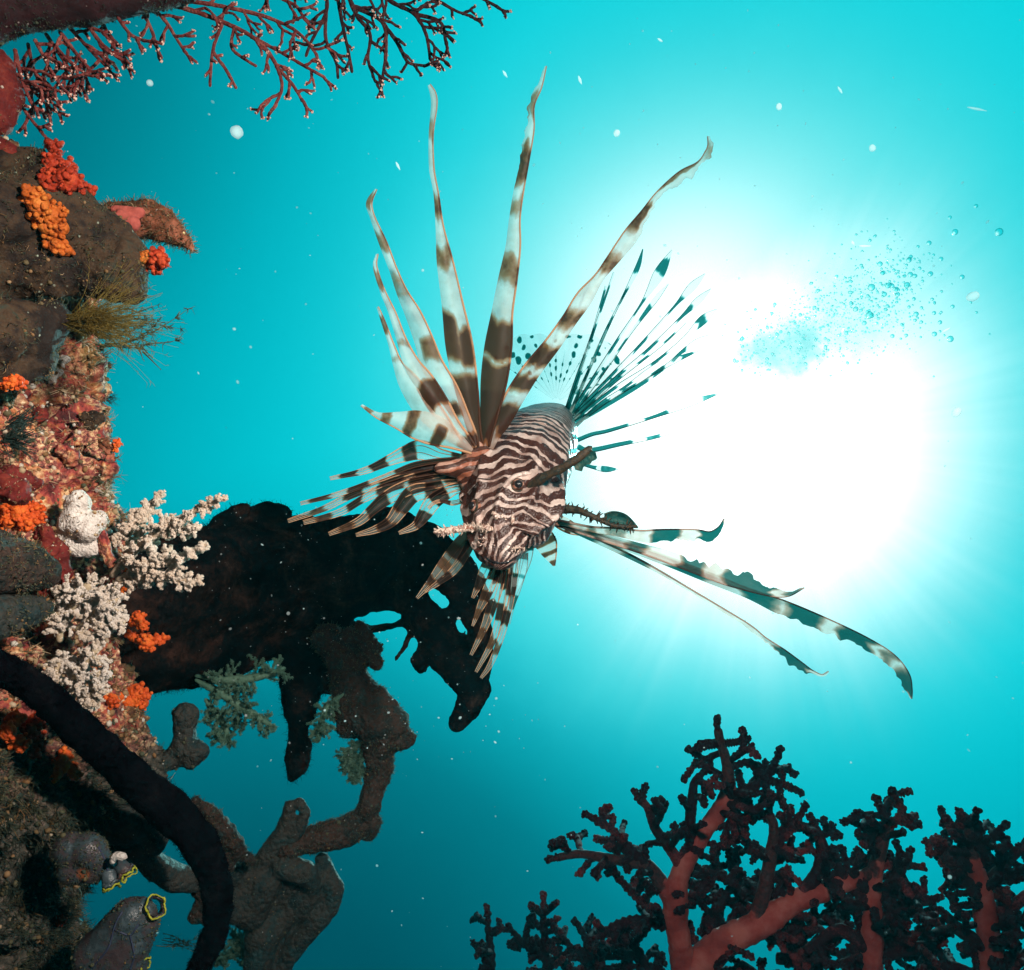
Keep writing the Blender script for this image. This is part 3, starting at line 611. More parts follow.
# ---- turf: fine growth nobody could count
def turf():
    mb = MB(); pts, nor = [], []
    pick = RNG.integers(0, len(RV), 110000)
    v, n = RV[pick], RN[pick]
    px = 512 + (v @ RIGHT) / (-(v @ BACK)) * F; py = 485 - (v @ UP) / (-(v @ BACK)) * F
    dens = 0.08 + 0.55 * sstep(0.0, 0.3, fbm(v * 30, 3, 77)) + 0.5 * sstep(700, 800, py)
    # the brightest face (pink crust) stays barer
    ok = (px > -40) & (px < 240) & (py > 250) & (py < 1000) & (RNG.random(len(v)) < dens)
    v, n, px, py = v[ok], n[ok], px[ok], py[ok]
    L = RNG.uniform(0.0025, 0.008, len(v)) * (1 + 0.7 * sstep(720, 820, py))
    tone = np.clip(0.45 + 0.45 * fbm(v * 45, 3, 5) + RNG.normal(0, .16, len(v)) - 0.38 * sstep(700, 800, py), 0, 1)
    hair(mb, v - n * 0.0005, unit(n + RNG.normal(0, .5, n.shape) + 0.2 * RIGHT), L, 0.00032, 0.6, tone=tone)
    # branching little hydroids: several bristles from one foot
    for q in range(900):
        i = RNG.integers(0, len(v)); k = RNG.integers(5, 10); c = np.repeat(v[i][None], k, 0)
        hair(mb, c, unit(n[i] + RNG.normal(0, .55, (k, 3))), RNG.uniform(.005, .011), 0.00028, 0.5, tone=np.clip(tone[i] + .1, 0, 1))
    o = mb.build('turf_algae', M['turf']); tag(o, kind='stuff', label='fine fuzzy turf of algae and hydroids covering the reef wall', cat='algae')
    # small grit and polyps
    mb = MB(); pick = RNG.integers(0, len(RV), 46000); v, n = RV[pick], RN[pick]
    py = 485 - (v @ UP) / (-(v @ BACK)) * F; m = (RNG.random(len(v)) < 0.45) & (py < 1000) & (py > 250)
    v, n = v[m], n[m]
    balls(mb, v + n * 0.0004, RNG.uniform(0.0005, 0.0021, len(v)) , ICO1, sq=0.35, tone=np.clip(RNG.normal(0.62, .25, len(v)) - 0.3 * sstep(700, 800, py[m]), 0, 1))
    o = mb.build('reef_grit', M['turf']); tag(o, kind='stuff', label='shell grit and tiny polyps crusted over the reef wall', cat='grit')
turf()
TW = (0, 0)
def fuzz_on(V, N, count, L, r, parent, tone, box=None, name='fuzz'):
    px = 512 + (V @ RIGHT) / (-(V @ BACK)) * F; py = 485 - (V @ UP) / (-(V @ BACK)) * F
    ok = np.ones(len(V), bool)
    if box: ok = (px > box[0]) & (px < box[2]) & (py > box[1]) & (py < box[3])
    V, N = V[ok], N[ok]; i = RNG.integers(0, len(V), count); mb = MB()
    hair(mb, V[i], unit(N[i] + RNG.normal(0, .4, (count, 3))), RNG.uniform(L * .4, L, count), r, 0.5, tone=np.clip(tone + RNG.normal(0, .15, count), 0, 1))
    o = mb.build(name, M['turf'], parent); return o
fuzz_on(HV, HN, 700, 0.0055, 0.00025, horn, 0.5, (100, 190, 215, 262), 'algal_fuzz')
0 and fuzz_on(BV_, BN_, 500, 0.005, 0.00025, boulder, 0.25, (95, 215, 165, 320), 'algal_fuzz')

def encrust(o, V, N, grit, hairs, tone=.3, L=.005, spread=.16):
    """shell grit, tiny polyps and short turf grown on a rock: one surface growth, part of that rock"""
    area = len(V); mb = MB(); patch = fbm(V * 55, 3, 21)
    if grit:
        i = RNG.integers(0, area, grit * 2); i = i[patch[i] > -.05][:grit]
        balls(mb, V[i] + N[i] * .0002, RNG.gamma(1.4, .00022, len(i)) + .00015, ICO1, sq=.35, tone=np.clip(tone + RNG.normal(.12, spread, len(i)), 0, 1))
    i = RNG.integers(0, area, hairs * 2); i = i[patch[i] > -.15][:hairs]
    hair(mb, V[i], unit(N[i] + RNG.normal(0, .5, (len(i), 3))), RNG.uniform(L * .3, L, len(i)), .00024, .6, tone=np.clip(tone + RNG.normal(0, spread, len(i)), 0, 1))
    mb.build('surface_growth', M['turf'], o)
for (o, V, N) in list(ENC):
    n = len(V); k = o.name.split('.')[0]
    if k in ('boulder', 'rock_spur', 'grey_boulder', 'dark_sponge'): encrust(o, V, N, min(2600, n // 14), min(5200, n // 7), .28 if k != 'rock_spur' else .45, .0045)
    elif k == 'overhanging_sponge': encrust(o, V, N, 300, 5000, .12, .0022, .08)
    elif k in ('crust_knob', 'white_sponge', 'encrusting_sponge', 'red_sponge'): encrust(o, V, N, n // 30, n // 16, .55, .0022)

TREES = [REEF] + [BVHTree.FromPolygons([list(v) for v in V], [p.vertices[:] for p in o.data.polygons]) for (o, V, N) in ENC]
def anchor(x, y, d, lift=0.0, reach=44):
    """depth of the surface of the reef or its rocks at this pixel, so that growths sit on it"""
    for back in range(0, reach, 6):
        best = None
        for t in TREES:
            h = hit(x - back, y, t)
            if h is not None:
                q = float(-(h[0] @ BACK)); best = q if best is None or q < best else best
        if best is not None: return best - lift
    return d
# ------------------------------------------------------------------ corals on the wall
def polyp_coral(name, blobs, mat, label, group=None, pr=3.2, voxel=0.0009, cat='coral', dens=1.0, lift=0.0):
    """colony of fat round polyps crowding over a lumpy base; blobs: (px,py,depth,radius px)"""
    mb = MB(); base = [anchor(x, y, d) for (x, y, d, r) in blobs]; dm = float(np.median(base))
    for bi, (x, y, d, r) in enumerate(blobs):
        d = float(np.clip(base[bi], dm - .012, dm + .012)) - r / F * d * .35 - lift
        c = P(x, y, d); R = r / F * d
        balls(mb, c, R * 0.86, ICO3, lump=0.2, lf=60)
        pr2 = pr * .82; n = max(8, int(dens * 3.4 * (r / pr2) ** 2)); v = unit(RNG.normal(size=(n, 3))); v = v[(v @ BACK) > -0.45]
        balls(mb, c + v * R * RNG.uniform(.85, 1.15, (len(v), 1)), pr2 / F * d * RNG.uniform(.35, 1.08, len(v)) , ICO2, lump=0.28, lf=420)
        m = int(len(v) * 7); w = unit(RNG.normal(size=(m, 3))); j = RNG.integers(0, len(v), m); cc = c + v[j] * R * 1.0 + w * pr2 / F * d * .62; w = w[(w @ BACK) > -.3]; cc = cc[:len(w)]; stamp(mb, *POLYP5, cc, unit(w + v[j][:len(w)]), RNG.uniform(.35, .75, len(w)) * .0011)
    o = mb.build(name, mat); return tag(o, label, cat, group)
G = 'orange polyp corals growing on the reef'
polyp_coral('orange_coral', [(38, 205, .448, 13), (52, 215, .448, 12), (60, 228, .448, 9), (46, 226, .448, 10), (55, 245, .45, 9), (66, 250, .45, 7), (32, 196, .45, 10)], M['amber'], 'amber orange knobbly coral on the face of the dark boulder', G, 4.6)
polyp_coral('orange_coral', [(54, 148, .475, 8), (56, 165, .475, 12), (66, 180, .475, 14), (50, 182, .475, 12), (78, 185, .478, 9), (90, 192, .48, 6), (70, 168, .478, 9)], M['redorange'], 'rust red tower of coral on top of the dark boulder', G, 4.4)
polyp_coral('red_coral', [(157, 256, .515, 8), (153, 264, .515, 8), (163, 262, .515, 7), (158, 271, .515, 5)], M['redorange'], 'bright scarlet clump of polyps under the reddish brown rock spur', G, 4.5, 0.0008)
polyp_coral('yellow_coral', [(144, 256, .517, 6), (146, 264, .517, 5)], M['amber'], 'tiny yellow clump of polyps touching the scarlet clump', G, 3.2, 0.0008)
polyp_coral('orange_coral', [(14, 380, .46, 8), (20, 384, .46, 6), (8, 384, .46, 6)], M['orange'], 'small orange coral dot under the blackish mound', G, 3.6, 0.0008)
polyp_coral('orange_coral', [(6, 512, .452, 11), (20, 512, .452, 11), (34, 510, .455, 9), (26, 522, .455, 9), (10, 522, .455, 8), (38, 520, .457, 7)], M['orange'], 'bright yellow orange coral at the left edge beside the white sponge', G, 3.6)
polyp_coral('orange_coral', [(134, 636, .505, 7), (146, 641, .505, 7), (158, 640, .505, 6), (150, 647, .505, 5), (164, 638, .505, 4)], M['orange'], 'orange coral pointing right from the reef edge over the black sponge', G, 3.2, 0.0008)
polyp_coral('orange_coral', [(139, 618, .507, 6), (143, 626, .507, 5), (133, 620, .507, 5)], M['orange'], 'small orange coral just above the one pointing right', G, 3.0, 0.0008)
polyp_coral('orange_coral', [(112, 700, .50, 7), (120, 696, .50, 5)], M['orange'], 'small orange coral left of the lower orange clump on the reef edge', G, 3.2, 0.0008)
polyp_coral('orange_coral', [(136, 692, .50, 9), (130, 702, .50, 7), (143, 703, .50, 7), (148, 696, .502, 4)], M['orange'], 'lower orange clump on the reef edge under the white corals', G, 3.6, 0.0008)
polyp_coral('orange_coral', [(121, 590, .512, 5), (126, 587, .512, 5)], M['orange'], 'tiny orange coral amid the branches of the white soft coral', G, 2.8, 0.0008)
polyp_coral('orange_coral', [(128, 567, .50, 4)], M['orange'], 'single orange dot on the white soft coral', G, 2.6, 0.0008)
polyp_coral('orange_coral', [(14, 720, .425, 9), (8, 732, .425, 9), (18, 742, .428, 9)], M['orange'], 'orange coral at the left edge under the curved black sponge', G, 4.2, lift=.012)
polyp_coral('orange_coral', [(36, 722, .425, 10), (38, 738, .428, 8), (30, 730, .428, 7), (36, 752, .43, 6)], M['redorange'], 'rusty upright coral between two orange clumps, under the curved black sponge', G, 4.2, lift=.012)
polyp_coral('orange_coral', [(62, 762, .428, 8), (72, 770, .428, 6), (58, 774, .43, 6), (66, 755, .43, 6), (76, 776, .43, 4)], M['orange'], 'lowest orange coral clump, on the dark foot of the reef', G, 3.8, lift=.012)
polyp_coral('orange_coral', [(60, 920, .46, 5)], M['redorange'], 'single dull orange spot low on the shaded reef foot', G, 3, 0.0008)
polyp_coral('orange_coral', [(118, 443, .58, 4), (116, 449, .58, 3)], M['orange'], 'tiny orange coral on the reef edge left of the fish fins', G, 2.6, 0.0008)

# branching soft corals
def grow(start, dirv, L, r, lvl, rnd, ang=0.7, nseg=8, forks=(2, 4), shrink=0.62, plane=None, droop=None, minr=0.0004):
    """list of (points, radii, level)"""
    out = []; p = np.array(start, float); d = unit(dirv); pts = [p.copy()]; rr = [r]
    for i in range(nseg):
        nz = rnd.normal(size=3) * 0.16
        if plane is not None: nz -= plane * np.dot(nz, plane) * 0.8
        d = unit(d + nz + (droop if droop is not None else 0)); p = p + d * L / nseg; pts.append(p.copy()); rr.append(r * (1 - 0.45 * (i + 1) / nseg))
    out.append((np.array(pts), np.array(rr), lvl))
    if lvl > 0:
        nf = rnd.integers(forks[0], forks[1] + 1)
        for k in range(nf):
            i = int(nseg * (0.30 + 0.7 * (k + 0.6) / nf)); i = min(i, nseg)
            dd = unit(pts[i] - pts[i - 1]); s = unit(np.cross(dd, rnd.normal(size=3) if plane is None else plane)) * (1 if k % 2 else -1)
            a = ang * rnd.uniform(.7, 1.25)
            out += grow(pts[i], dd * math.cos(a) + s * math.sin(a), L * shrink * rnd.uniform(.75, 1.15), max(r * 0.68, minr), lvl - 1, rnd, ang, max(4, nseg - 1), forks, shrink, plane, droop, minr)
    return out
def soft_coral(name, arms, label, stem, polyp, origin_px, pol_r=1.6, per=2.2, group=None, lvl=1, seg_r=2.4, cat='soft coral', seed=3, ang=0.75, tpl=None, forks=(3, 5), spread=1.0):
    rnd = np.random.default_rng(seed)
    o0 = P(*origin_px); t = thing(name, o0, label, cat, group)
    sb, pb = MB(), MB(); C, Nn, Rr = [], [], []
    for rows in arms:
        c = crom(rows, 26); pts = P(c[:, 0], c[:, 1], c[:, 2]); rad = c[:, 3] / F * c[:, 2] * 0.30
        tube(sb, pts, rad, 8, 0.3, 200)
        allb = [(pts, rad, 9)]
        nb = max(3, int(len(pts) * 1.25))
        for k in range(nb):
            i = int(3 + (len(pts) - 4) * (k + .5) / nb); dd = unit(pts[min(i + 1, 25)] - pts[i - 1]); s = unit(np.cross(dd, rnd.normal(size=3)))
            Lb = c[i, 3] / F * c[i, 2] * rnd.uniform(.7, 1.35) * spread
            allb += grow(pts[i], dd * .55 + s, Lb, seg_r / F * c[i, 2] * 0.5, lvl, rnd, ang, 5, (1, 3))
        for (q, r, lv) in allb:
            if lv != 9: tube(sb, q, r, 5)
            L = np.sum(np.linalg.norm(np.diff(q, axis=0), axis=1)); n = max(3, int(per * L / 0.001))
            if lv == 9: n = int(n * 1.2)
            x = rnd.uniform(0.08 if lv == 9 else .2, 1.0, n) * (len(q) - 1); j = np.minimum(x.astype(int), len(q) - 2); f = (x - j)[:, None]
            ctr = q[j] * (1 - f) + q[j + 1] * f; rj = r[j]; v = unit(rnd.normal(size=(n, 3)) + 0.3 * unit(q[-1] - q[0]))
            C.append(ctr + v * rj[:, None] * 0.95); Nn.append(v); Rr.append(np.full(n, pol_r / F * origin_px[2]) * rnd.uniform(.7, 1.35, n))
    stamp(pb, *(tpl or POLYP), np.vstack(C), np.vstack(Nn), np.concatenate(Rr))
    sb.build('branches', stem, t); pb.build('polyps', polyp, t)
    return t
soft_coral('soft_coral', [
    [(112, 575, .53, 12), (135, 550, .525, 14), (160, 530, .52, 13), (182, 520, .515, 10), (200, 508, .51, 8), (226, 497, .505, 5)],
    [(118, 580, .53, 12), (150, 565, .52, 13), (178, 560, .515, 11), (195, 550, .51, 8), (206, 545, .508, 5)],
    [(118, 585, .53, 10), (150, 578, .52, 10), (180, 580, .51, 8), (202, 583, .508, 5)],
    [(125, 560, .54, 9), (140, 530, .54, 9), (152, 508, .545, 8), (163, 492, .55, 5)],
    [(150, 540, .525, 10), (172, 528, .52, 9), (190, 532, .515, 7), (200, 528, .515, 4)],
    [(108, 540, .535, 9), (128, 530, .535, 8), (140, 512, .54, 6)]],
    'cream white branching soft coral reaching right from the reef edge over the black sponge', M['softstem'], M['softpolyp'], (112, 580, .53), 2.1, 3.0, seed=5)
soft_coral('cauliflower_coral', [
    [(62, 625, .515, 16), (75, 600, .505, 17), (88, 586, .50, 14)], [(80, 630, .51, 15), (100, 610, .50, 15), (116, 600, .50, 11)],
    [(85, 640, .51, 12), (105, 630, .50, 12), (124, 622, .50, 8)], [(60, 640, .51, 12), (58, 612, .505, 11), (66, 588, .505, 8)]],
    'white cauliflower shaped soft coral on the reef face, under the branching cream one', M['caulstem'], M['caulpolyp'], (80, 640, .52), 1.9, 3.6, seed=8, group='white cauliflower soft corals')
soft_coral('cauliflower_coral', [
    [(70, 700, .505, 14), (80, 670, .50, 14), (96, 650, .495, 9)], [(60, 695, .505, 12), (56, 672, .50, 10), (64, 655, .50, 7)],
    [(75, 708, .50, 12), (95, 690, .495, 11), (100, 672, .495, 7)], [(76, 712, .50, 8), (86, 708, .497, 7)]],
    'lower white cauliflower soft coral, just above the curved black sponge', M['caulstem'], M['caulpolyp'], (72, 705, .51), 1.9, 3.2, seed=18, group='white cauliflower soft corals')
# teal soft corals hanging behind
for seed, org, arms, lab in [
    (31, (205, 690, .74), [[(196, 680, .74, 6), (215, 690, .74, 14), (240, 705, .74, 15), (262, 720, .74, 9), (276, 728, .74, 4)], [(196, 676, .74, 6), (230, 680, .74, 14), (262, 676, .74, 12), (284, 668, .74, 6)], [(206, 700, .74, 8), (222, 722, .74, 12), (230, 742, .74, 6)]], 'large sea green feathery soft coral hanging under the black sponge, right of the orange clump'),
    (32, (348, 700, .80), [[(344, 694, .80, 5), (328, 706, .80, 9), (320, 724, .80, 8), (318, 742, .80, 4)]], 'small green soft coral hanging left of the upper arm of the brown branching rock'),
    (33, (355, 745, .80), [[(366, 742, .80, 5), (350, 752, .80, 9), (345, 772, .80, 5)], [(364, 748, .80, 5), (358, 764, .80, 7), (352, 782, .80, 4)]], 'small green soft coral tuft hanging at the elbow of the brown branching rock'),
    (34, (150, 800, .56), [[(120, 770, .56, 8), (140, 782, .56, 9), (150, 800, .56, 5)]], 'thin green feathery growth beside the curved black sponge'),
    (35, (262, 940, .80), [[(200, 965, .78, 6), (235, 955, .78, 10), (265, 950, .78, 9)], [(262, 975, .78, 10), (252, 950, .78, 8), (232, 935, .78, 5)]], 'green feathery soft coral at the bottom beside the tip of the curved black sponge')]:
    soft_coral('green_soft_coral', arms, lab, M['tealsoft'], M['tealsoft'], org, 2.2, 0.9, seed=seed, tpl=POLYP5, seg_r=1.5, spread=1.35, group='green feathery soft corals')

# olive algae plume and dark fronds
def plume(name, org, dirs, L, n, mat, label, r=0.00035, spread=0.25, cat='algae', curve=None, seed=1, barbs=8):
    rnd = np.random.default_rng(seed); mb = MB(); o = P(org[0], org[1], anchor(*org, reach=30))
    for i in range(n):
        dv = unit(dirs + rnd.normal(size=3) * spread); l = L * rnd.uniform(.5, 1.05); t = np.linspace(0, 1, 9)[:, None]
        bend = rnd.normal(size=3) * 0.25 * l + (0 if curve is None else np.asarray(curve) * l)
        q = o + rnd.normal(size=3) * 0.002 + dv * l * t + bend * t ** 2; tube(mb, q, np.linspace(r, r * .3, 9), 4)
        for k in range(barbs):
            j = rnd.integers(2, 9); dd = unit(q[min(j, 8)] - q[j - 1]); hair(mb, q[j:j + 1] if j < 9 else q[-1:], unit(dd + rnd.normal(size=3) * .8)[None], L * rnd.uniform(.05, .14), r * .6, .3)
    return tag(mb.build(name, mat, origin=o), label, cat)
plume('algae_plume', (72, 322, .53), RIGHT * 1.0 + UP * 0.08, 0.040, 260, M['algae'], 'olive brown feathery plume of algae below the dark boulder', 0.00022, 0.24, seed=2)
plume('sea_frond', (104, 325, .55), RIGHT * 1 + UP * 0.35, 0.042, 7, M['darkfrond'], 'slender upper frond streaming right from the olive plume', 0.0005, 0.10, seed=3, barbs=26)
plume('sea_frond', (100, 342, .55), RIGHT * 1 - UP * .12, 0.056, 6, M['darkfrond'], 'longest dark fern frond curling upward at the reef edge', 0.0006, 0.06, curve=UP * .35, seed=4, barbs=40)
plume('sea_frond', (142, 348, .55), RIGHT * .6 - UP * .8, 0.013, 3, M['darkfrond'], 'short pale tip hanging under the longest fern frond', 0.0006, 0.06, seed=5, barbs=4)
plume('hydroid_tuft', (108, 398, .575), RIGHT * 1 + UP * .1, 0.007, 40, M['turf'], 'small pale hydroid tuft on the reef edge below the fern fronds', 0.0002, 0.7, seed=6, barbs=3)
plume('hydroid_tuft', (6, 440, .44), RIGHT * 1 + UP * .1, 0.018, 50, M['turf'], 'pale brushy hydroid tuft at the left edge above the maroon sponge', 0.0004, 0.35, seed=7, barbs=10)
plume('hydroid_tuft', (10, 425, .44), RIGHT * 1 + UP * .3, 0.015, 40, M['turf'], 'pale wispy hydroid tuft at the left edge, upper one of two', 0.0004, 0.35, seed=9, barbs=10)

# ------------------------------------------------------------------ gorgonian sea fan hanging at the top
def sea_fan(label, stems, org, seed, px_len, depth, maxl=3, every=16, r_px=1.5, mat='gorgon'):
    rnd = np.random.default_rng(seed); t = thing('sea_fan', P(*org), label, 'sea fan', 'sea fans hanging from the overhang')
    sb, tb = MB(), MB(); tips = []
    def br(x, y, d, a, L, r, lvl):
        pts = [(x, y, d)]; n = max(4, int(L / 4)); aa = a
        for i in range(n):
            aa += rnd.normal(0, .16) ; x += math.cos(aa) * L / n; y += math.sin(aa) * L / n; d += rnd.normal(0, .0012); pts.append((x, y, d))
        q = np.array(pts); w = P(q[:, 0], q[:, 1], q[:, 2]); rr = r / F * q[:, 2] * np.linspace(1.1, .9, len(q))
        tube(sb, w, rr, 7, 0.45, 900, seed=int(rnd.integers(99)))
        if lvl > 0:
            k = 2 if rnd.random() < .86 else 1
            s = rnd.choice([-1, 1])
            for m in range(k):
                off = (0.42 if m == 0 else -0.42) * s * rnd.uniform(.7, 1.5)
                na = aa + off; na = na + 0.22 * (math.pi / 2 * 0.8 - na)
                br(x, y, d, na, L * rnd.uniform(.68, 1.08), max(r * .92, 1.2), lvl - 1)
        else: tips.append(w[-1])
    for st in stems:
        c = crom(st['p'], max(6, int(len(st['p']) * 8))); w = P(c[:, 0], c[:, 1], c[:, 2]); tube(sb, w, c[:, 3] / F * c[:, 2] * .82, 8, .3, 500)
        side = st.get('side', 1)
        L = np.sum(np.hypot(np.diff(c[:, 0]), np.diff(c[:, 1]))); n = max(2, int(L / st.get('every', every)))
        for k in range(n):
            i = int((k + rnd.uniform(.2, .8)) / n * (len(c) - 1)); i = min(max(i, 1), len(c) - 1)
            a0 = math.atan2(c[i, 1] - c[i - 1, 1], c[i, 0] - c[i - 1, 0]); sd = side if side else rnd.choice([-1, 1])
            br(c[i, 0], c[i, 1], c[i, 2], a0 + sd * rnd.uniform(.5, 1.2), st.get('len', px_len) * rnd.uniform(.6, 1.15), r_px, int(st.get('lvl', maxl)) - int(rnd.random() < .4))
        if st.get('end', True): br(*c[-1, :3], math.atan2(c[-1, 1] - c[-2, 1], c[-1, 0] - c[-2, 0]), px_len * .8, c[-1, 3] * .9, maxl - 1)
    sb.build('branches', M[mat], t)
    T = np.array(tips); C = np.repeat(T, 4, 0) + RNG.normal(0, .0005, (len(T) * 4, 3)); balls(tb, C, RNG.uniform(.0004, .00075, len(C)), ICO1, sq=.3)
    tb.build('polyp_tips', M['gorgonpolyp'], t); return t
sea_fan('dense red sea fan hanging from the dark slab at the far left', [
    dict(p=[(15, 50, .50, 2.6), (22, 80, .50, 2.2), (30, 100, .50, 2)], side=0, len=14, lvl=3), dict(p=[(35, 40, .50, 2.4), (48, 65, .50, 2), (60, 85, .5, 1.8)], side=0, len=14, lvl=3),
    dict(p=[(60, 32, .50, 2.6), (75, 52, .50, 2.2), (92, 72, .5, 2)], side=0, len=14, lvl=3), dict(p=[(88, 25, .50, 2.6), (100, 42, .50, 2.2), (115, 55, .5, 2)], side=0, len=12, lvl=2),
    dict(p=[(18, 100, .5, 2.2), (30, 118, .5, 1.8), (40, 130, .5, 1.8)], side=0, len=9, lvl=1), dict(p=[(118, 18, .5, 2.3), (130, 34, .5, 2), (142, 40, .5, 1.8)], side=0, len=9, lvl=1),
    dict(p=[(46, 34, .515, 2.4), (66, 64, .515, 2), (80, 84, .51, 1.8)], side=0, len=13, lvl=2), dict(p=[(28, 44, .52, 2.4), (34, 70, .52, 2), (46, 96, .52, 1.8)], side=0, len=13, lvl=2), dict(p=[(70, 28, .52, 2.4), (92, 52, .52, 2), (106, 66, .52, 1.8)], side=0, len=13, lvl=2), dict(p=[(102, 20, .52, 2.4), (112, 44, .52, 2), (122, 60, .52, 1.8)], side=0, len=11, lvl=1), dict(p=[(10, 70, .51, 2.4), (34, 92, .51, 2), (50, 108, .51, 1.8)], side=0, len=11, lvl=1)],
    (40, 30, .5), 12, 13, .5, 2, 11, 1.7)
sea_fan('open dark red sea fan hanging lowest, right of the end of the slab', [
    dict(p=[(160, 2, .53, 3.2), (190, 10, .53, 3), (218, 20, .53, 2.8), (254, 38, .53, 2.6), (274, 61, .53, 2.4), (282, 86, .53, 2.0), (276, 104, .53, 1.9)], side=0, len=11, lvl=2, every=20),
    dict(p=[(276, 66, .53, 2.2), (292, 84, .53, 2), (302, 100, .53, 1.8)], side=0, len=9, lvl=1, every=12), dict(p=[(254, 38, .53, 2.2), (280, 52, .53, 2), (308, 68, .53, 1.8), (322, 76, .53, 1.8)], side=0, len=10, lvl=1, every=13),
    dict(p=[(184, 0, .53, 3), (215, 5, .53, 2.6), (256, 14, .53, 2.4), (288, 26, .53, 2.1), (306, 40, .53, 2), (316, 54, .53, 1.9)], side=0, len=12, lvl=2, every=15),
    dict(p=[(222, 24, .53, 2.4), (214, 46, .53, 2), (211, 66, .53, 1.9), (210, 86, .53, 1.8)], side=0, len=9, lvl=0, every=16, end=False), dict(p=[(213, 52, .53, 2.2), (226, 70, .53, 2), (236, 88, .53, 1.8)], side=0, len=6, lvl=0, every=30, end=False), dict(p=[(234, 28, .53, 2.2), (232, 48, .53, 2), (246, 60, .53, 1.8), (256, 66, .53, 1.8)], side=0, len=7, lvl=0, every=24, end=False),
    dict(p=[(150, 4, .53, 2.4), (166, 22, .53, 2), (176, 38, .53, 1.8), (184, 50, .53, 1.8)], side=0, len=10, lvl=1, every=11), dict(p=[(140, 8, .525, 2.4), (150, 26, .525, 2), (156, 44, .525, 1.8)], side=0, len=9, lvl=1, every=11),
    dict(p=[(262, -12, .53, 2.6), (280, -2, .53, 2.3), (296, 6, .53, 2), (304, 18, .53, 2)], side=0, len=11, lvl=2, every=13)],
    (165, 2, .53), 21, 11, .53, 2, 18)
sea_fan('darkest sea fan, with forked drooping twigs cut off by the top edge', [
    dict(p=[(326, -14, .55, 2.8), (326, 12, .55, 2.3), (312, 40, .55, 2), (306, 56, .55, 1.8)], side=0, len=10, lvl=1, every=14, end=False),
    dict(p=[(326, 12, .55, 2.4), (326, 40, .55, 2.1), (336, 62, .55, 2), (338, 78, .55, 1.8)], side=0, len=10, lvl=1, every=14, end=False), dict(p=[(336, -14, .55, 2.6), (342, 22, .55, 2.2), (348, 50, .55, 2), (352, 72, .55, 1.8)], side=0, len=9, lvl=1, every=13, end=False),
    dict(p=[(344, -16, .55, 3), (356, 14, .55, 2.6), (370, 34, .55, 2.3), (368, 58, .55, 2), (373, 76, .55, 1.8)], side=0, len=11, lvl=1, every=13),
    dict(p=[(352, 6, .55, 2.8), (382, 22, .55, 2.5), (386, 50, .55, 2.2), (382, 82, .55, 1.9)], side=0, len=12, lvl=1, every=12), dict(p=[(384, 24, .55, 2.6), (398, 44, .55, 2.3), (408, 62, .55, 2), (424, 66, .55, 1.8)], side=0, len=12, lvl=1, every=11),
    dict(p=[(368, -18, .55, 3), (392, 2, .55, 2.8), (414, 14, .55, 2.5), (426, 34, .55, 2.2), (430, 58, .55, 1.9)], side=0, len=12, lvl=2, every=11), dict(p=[(414, 14, .55, 2.5), (440, 22, .55, 2.2), (446, 42, .55, 1.9)], side=0, len=11, lvl=1, every=10),
    dict(p=[(400, -14, .55, 2.6), (436, 0, .55, 2.1), (454, 10, .55, 1.9), (470, 16, .55, 1.8)], side=0, len=9, lvl=1, every=13),
    dict(p=[(462, -16, .55, 2.2), (478, -4, .55, 1.9), (496, 6, .55, 1.8)], side=0, len=8, lvl=0, every=14)],
    (380, -16, .55), 33, 10, .55, 2, 15, mat='gorgondark')

